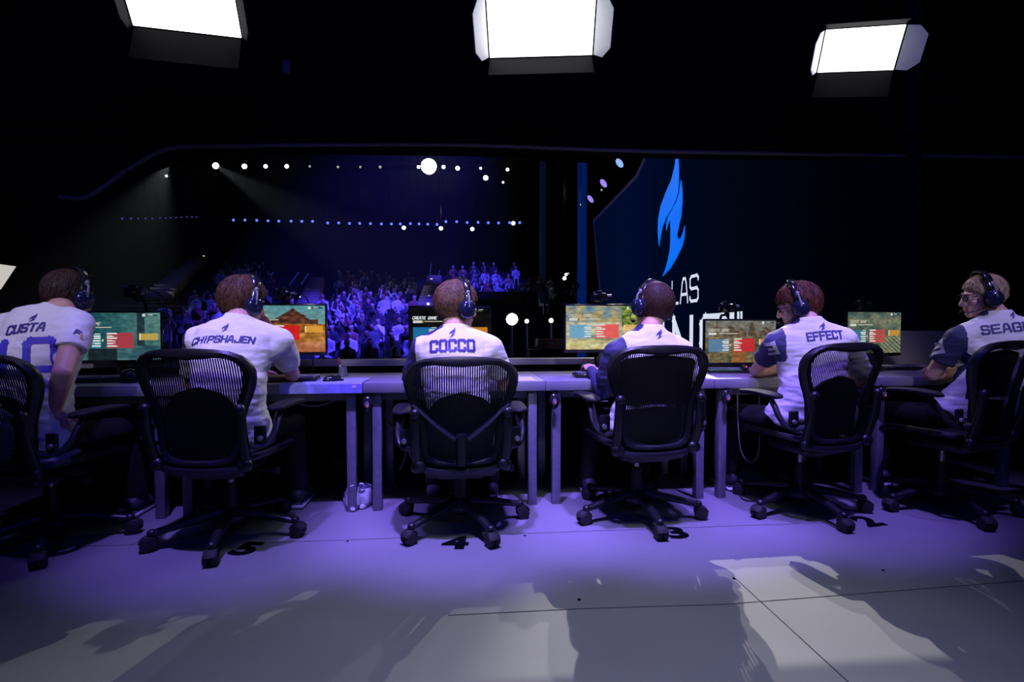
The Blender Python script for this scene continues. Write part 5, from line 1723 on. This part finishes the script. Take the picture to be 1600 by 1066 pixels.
# cables
def cable(name, pts, r, label, mm='cable'):
    P_ = bez(pts, 8)
    o = P_[0].copy()
    m = MB(); m.tube([p - o for p in P_], r, 8)
    q = m.build(name, M[mm]); q.location = o
    return tag(q, label, 'cable')
cable('cable', [on_y(585, 614, 3.06), on_y(603, 654, 3.08), on_y(630, 686, 3.1), on_y(634, 712, 3.12), on_y(625, 735, 3.15)], 0.006, 'black cable dropping from the desk left of the neatly centred chair')
cable('cable', [on_y(882, 611, 3.03), on_y(905, 618, 3.03), on_y(928, 627, 3.03), on_y(950, 627, 3.02)], 0.004, 'grey cable sagging under the desk edge left of the brown-haired player', 'greycable')
cable('cable', [on_y(1152, 608, 3.06), on_y(1153, 660, 3.08), on_y(1158, 705, 3.1), on_y(1172, 723, 3.1), on_y(1184, 712, 3.1), on_y(1187, 675, 3.1), on_y(1186, 612, 3.1)], 0.0045, 'long looped cable hanging under the desk of the reddish-haired player', 'greycable')
cable('cable', [on_y(448, 616, 3.1), on_y(470, 632, 3.12), on_y(498, 634, 3.12), on_y(522, 626, 3.1), on_y(537, 616, 3.08)], 0.0035, 'thin sagging cable under the blue-violet mousepad', 'greycable')
cable('cable', [on_z(1150, 762, 0.006), on_z(1160, 779, 0.006), on_z(1175, 783, 0.006), on_z(1200, 781, 0.006)], 0.005, 'cable curling on the floor under the reddish-haired player')
# coiled headset lead of the reddish-haired player
A, B = on_y(1225, 560, 2.96), on_y(1203, 660, 2.9)
pts = []
for i in range(220):
    u = i / 219
    c = A.lerp(B, u) + V((0.02 * math.sin(u * PI), 0, 0))
    a = u * 2 * PI * 24
    rr_ = 0.0085 if u < 0.5 else 0.0085 * max(0.12, 1 - (u - 0.5) * 3)
    pts.append(c + V((rr_ * math.cos(a), rr_ * math.sin(a), 0)))
m = MB(); m.tube([p - A for p in pts], 0.0026, 6); o = m.build('coiled_cable', M['cable']); o.location = A
tag(o, 'coiled black headset lead hanging past the bent elbow of the reddish-haired player', 'cable')

# white trainers under the desk
def trainer(px, py, yaw, label):
    p = on_z(px, py, 0)
    t = empty('trainer', (p.x, p.y, 0), R(yaw), label, 'shoe', 'pair of white trainers')
    t.scale = (1.12, 1.12, 1.2)
    mb = MB()
    prof = [(-0.135, 0.030, 0.060), (-0.12, 0.038, 0.095), (-0.08, 0.040, 0.100), (-0.03, 0.040, 0.088), (0.03, 0.044, 0.068), (0.08, 0.047, 0.050), (0.12, 0.040, 0.040), (0.145, 0.022, 0.030)]
    rr = []
    for y, wd, hh in prof:
        rr.append([V((wd * math.copysign(abs(math.cos(a)) ** .7, math.cos(a)), y, 0.022 + (hh - 0.02) * max(0, math.sin(a)) ** .8)) for a in [2 * PI * j / 22 for j in range(22)]])
    mb.rings(rr); me = remesh(mb, 0.005, 3); me.materials.append(M['whiteshoe']); link('upper', me, t)
    m = MB(); rr = []
    for z, k in ((0, 0.96), (0.01, 1.03), (0.024, 1.0)):
        rr.append([V((0.048 * k * math.cos(a) * (1 if math.sin(a) > 0 else 0.84), 0.148 * k * math.sin(a), z)) for a in [2 * PI * j / 28 for j in range(28)]])
    m.rings(rr); m.build('sole', M['sole'], t)
    m = MB(); m.ell((0, -0.085, 0.098), (0.026, 0.036, 0.010)); m.build('opening', M['navy'], t)
    m = MB(); m.tube(bez([(-.012, -0.125, 0.095), (-.010, -0.14, 0.125), (.010, -0.14, 0.125), (.012, -0.125, 0.095)]), 0.004, 6); m.build('heel_loop', M['white'], t)
    for k in range(4):
        m = MB(); z = 0.094 - k * 0.010; y = -0.03 + k * 0.026
        m.tube(bez([(-0.03, y - 0.006, z - 0.010), (0, y, z + 0.004), (0.03, y - 0.006, z - 0.010)]), 0.0032, 6); m.build('lace', M['white'], t)
trainer(551, 786, 12, 'white trainer under the desk, left one of the pair behind the desk legs')
trainer(575, 782, -4, 'white trainer under the desk, right one of the pair behind the desk legs')
# foot rests under the desks
for px0, px1, py, lb in ((1152, 1212, 744, 'grey bar-shaped foot rest under the desk of the reddish-haired player'), (182, 230, 779, 'dark foot rest under the desk at the far left')):
    a, b = on_y(px0, py, 3.32), on_y(px1, py - 6, 3.32)
    m = MB(); m.box((0, 0, 0), ((b - a).length, 0.22, 0.03), bevel=0.008)
    t = empty('foot_rest', ((a.x + b.x) / 2, 3.40, 0), 0, lb, 'foot rest')
    o = m.build('foot_board', M['steel'] if px0 > 1000 else M['rubber'], t); o.location.z = a.z; o.rotation_euler.x = R(12)
    for sx in (-1, 1):
        m = MB(); m.box((sx * (b - a).length * 0.4, 0.0, a.z / 2), (0.02, 0.16, a.z), bevel=0.003); m.build('foot_rest_leg', M['rubber'], t)
# bag and tower computer standing in the dark under the desks
for x, lb in ((1.62, 'dark tower computer under the desk left of the reddish-haired player'),):
    t = empty('tower_computer', (x + 0.24, 3.50, 0), 0, lb, 'computer')
    m = MB(); m.box((0, 0, 0.23), (0.2, 0.30, 0.45), bevel=0.01); m.build('case', M['gloss'], t)
    m = MB(); m.box((0, -0.152, 0.25), (0.16, 0.006, 0.36), bevel=0.002); m.build('front_grille', M['blackleaf'], t)
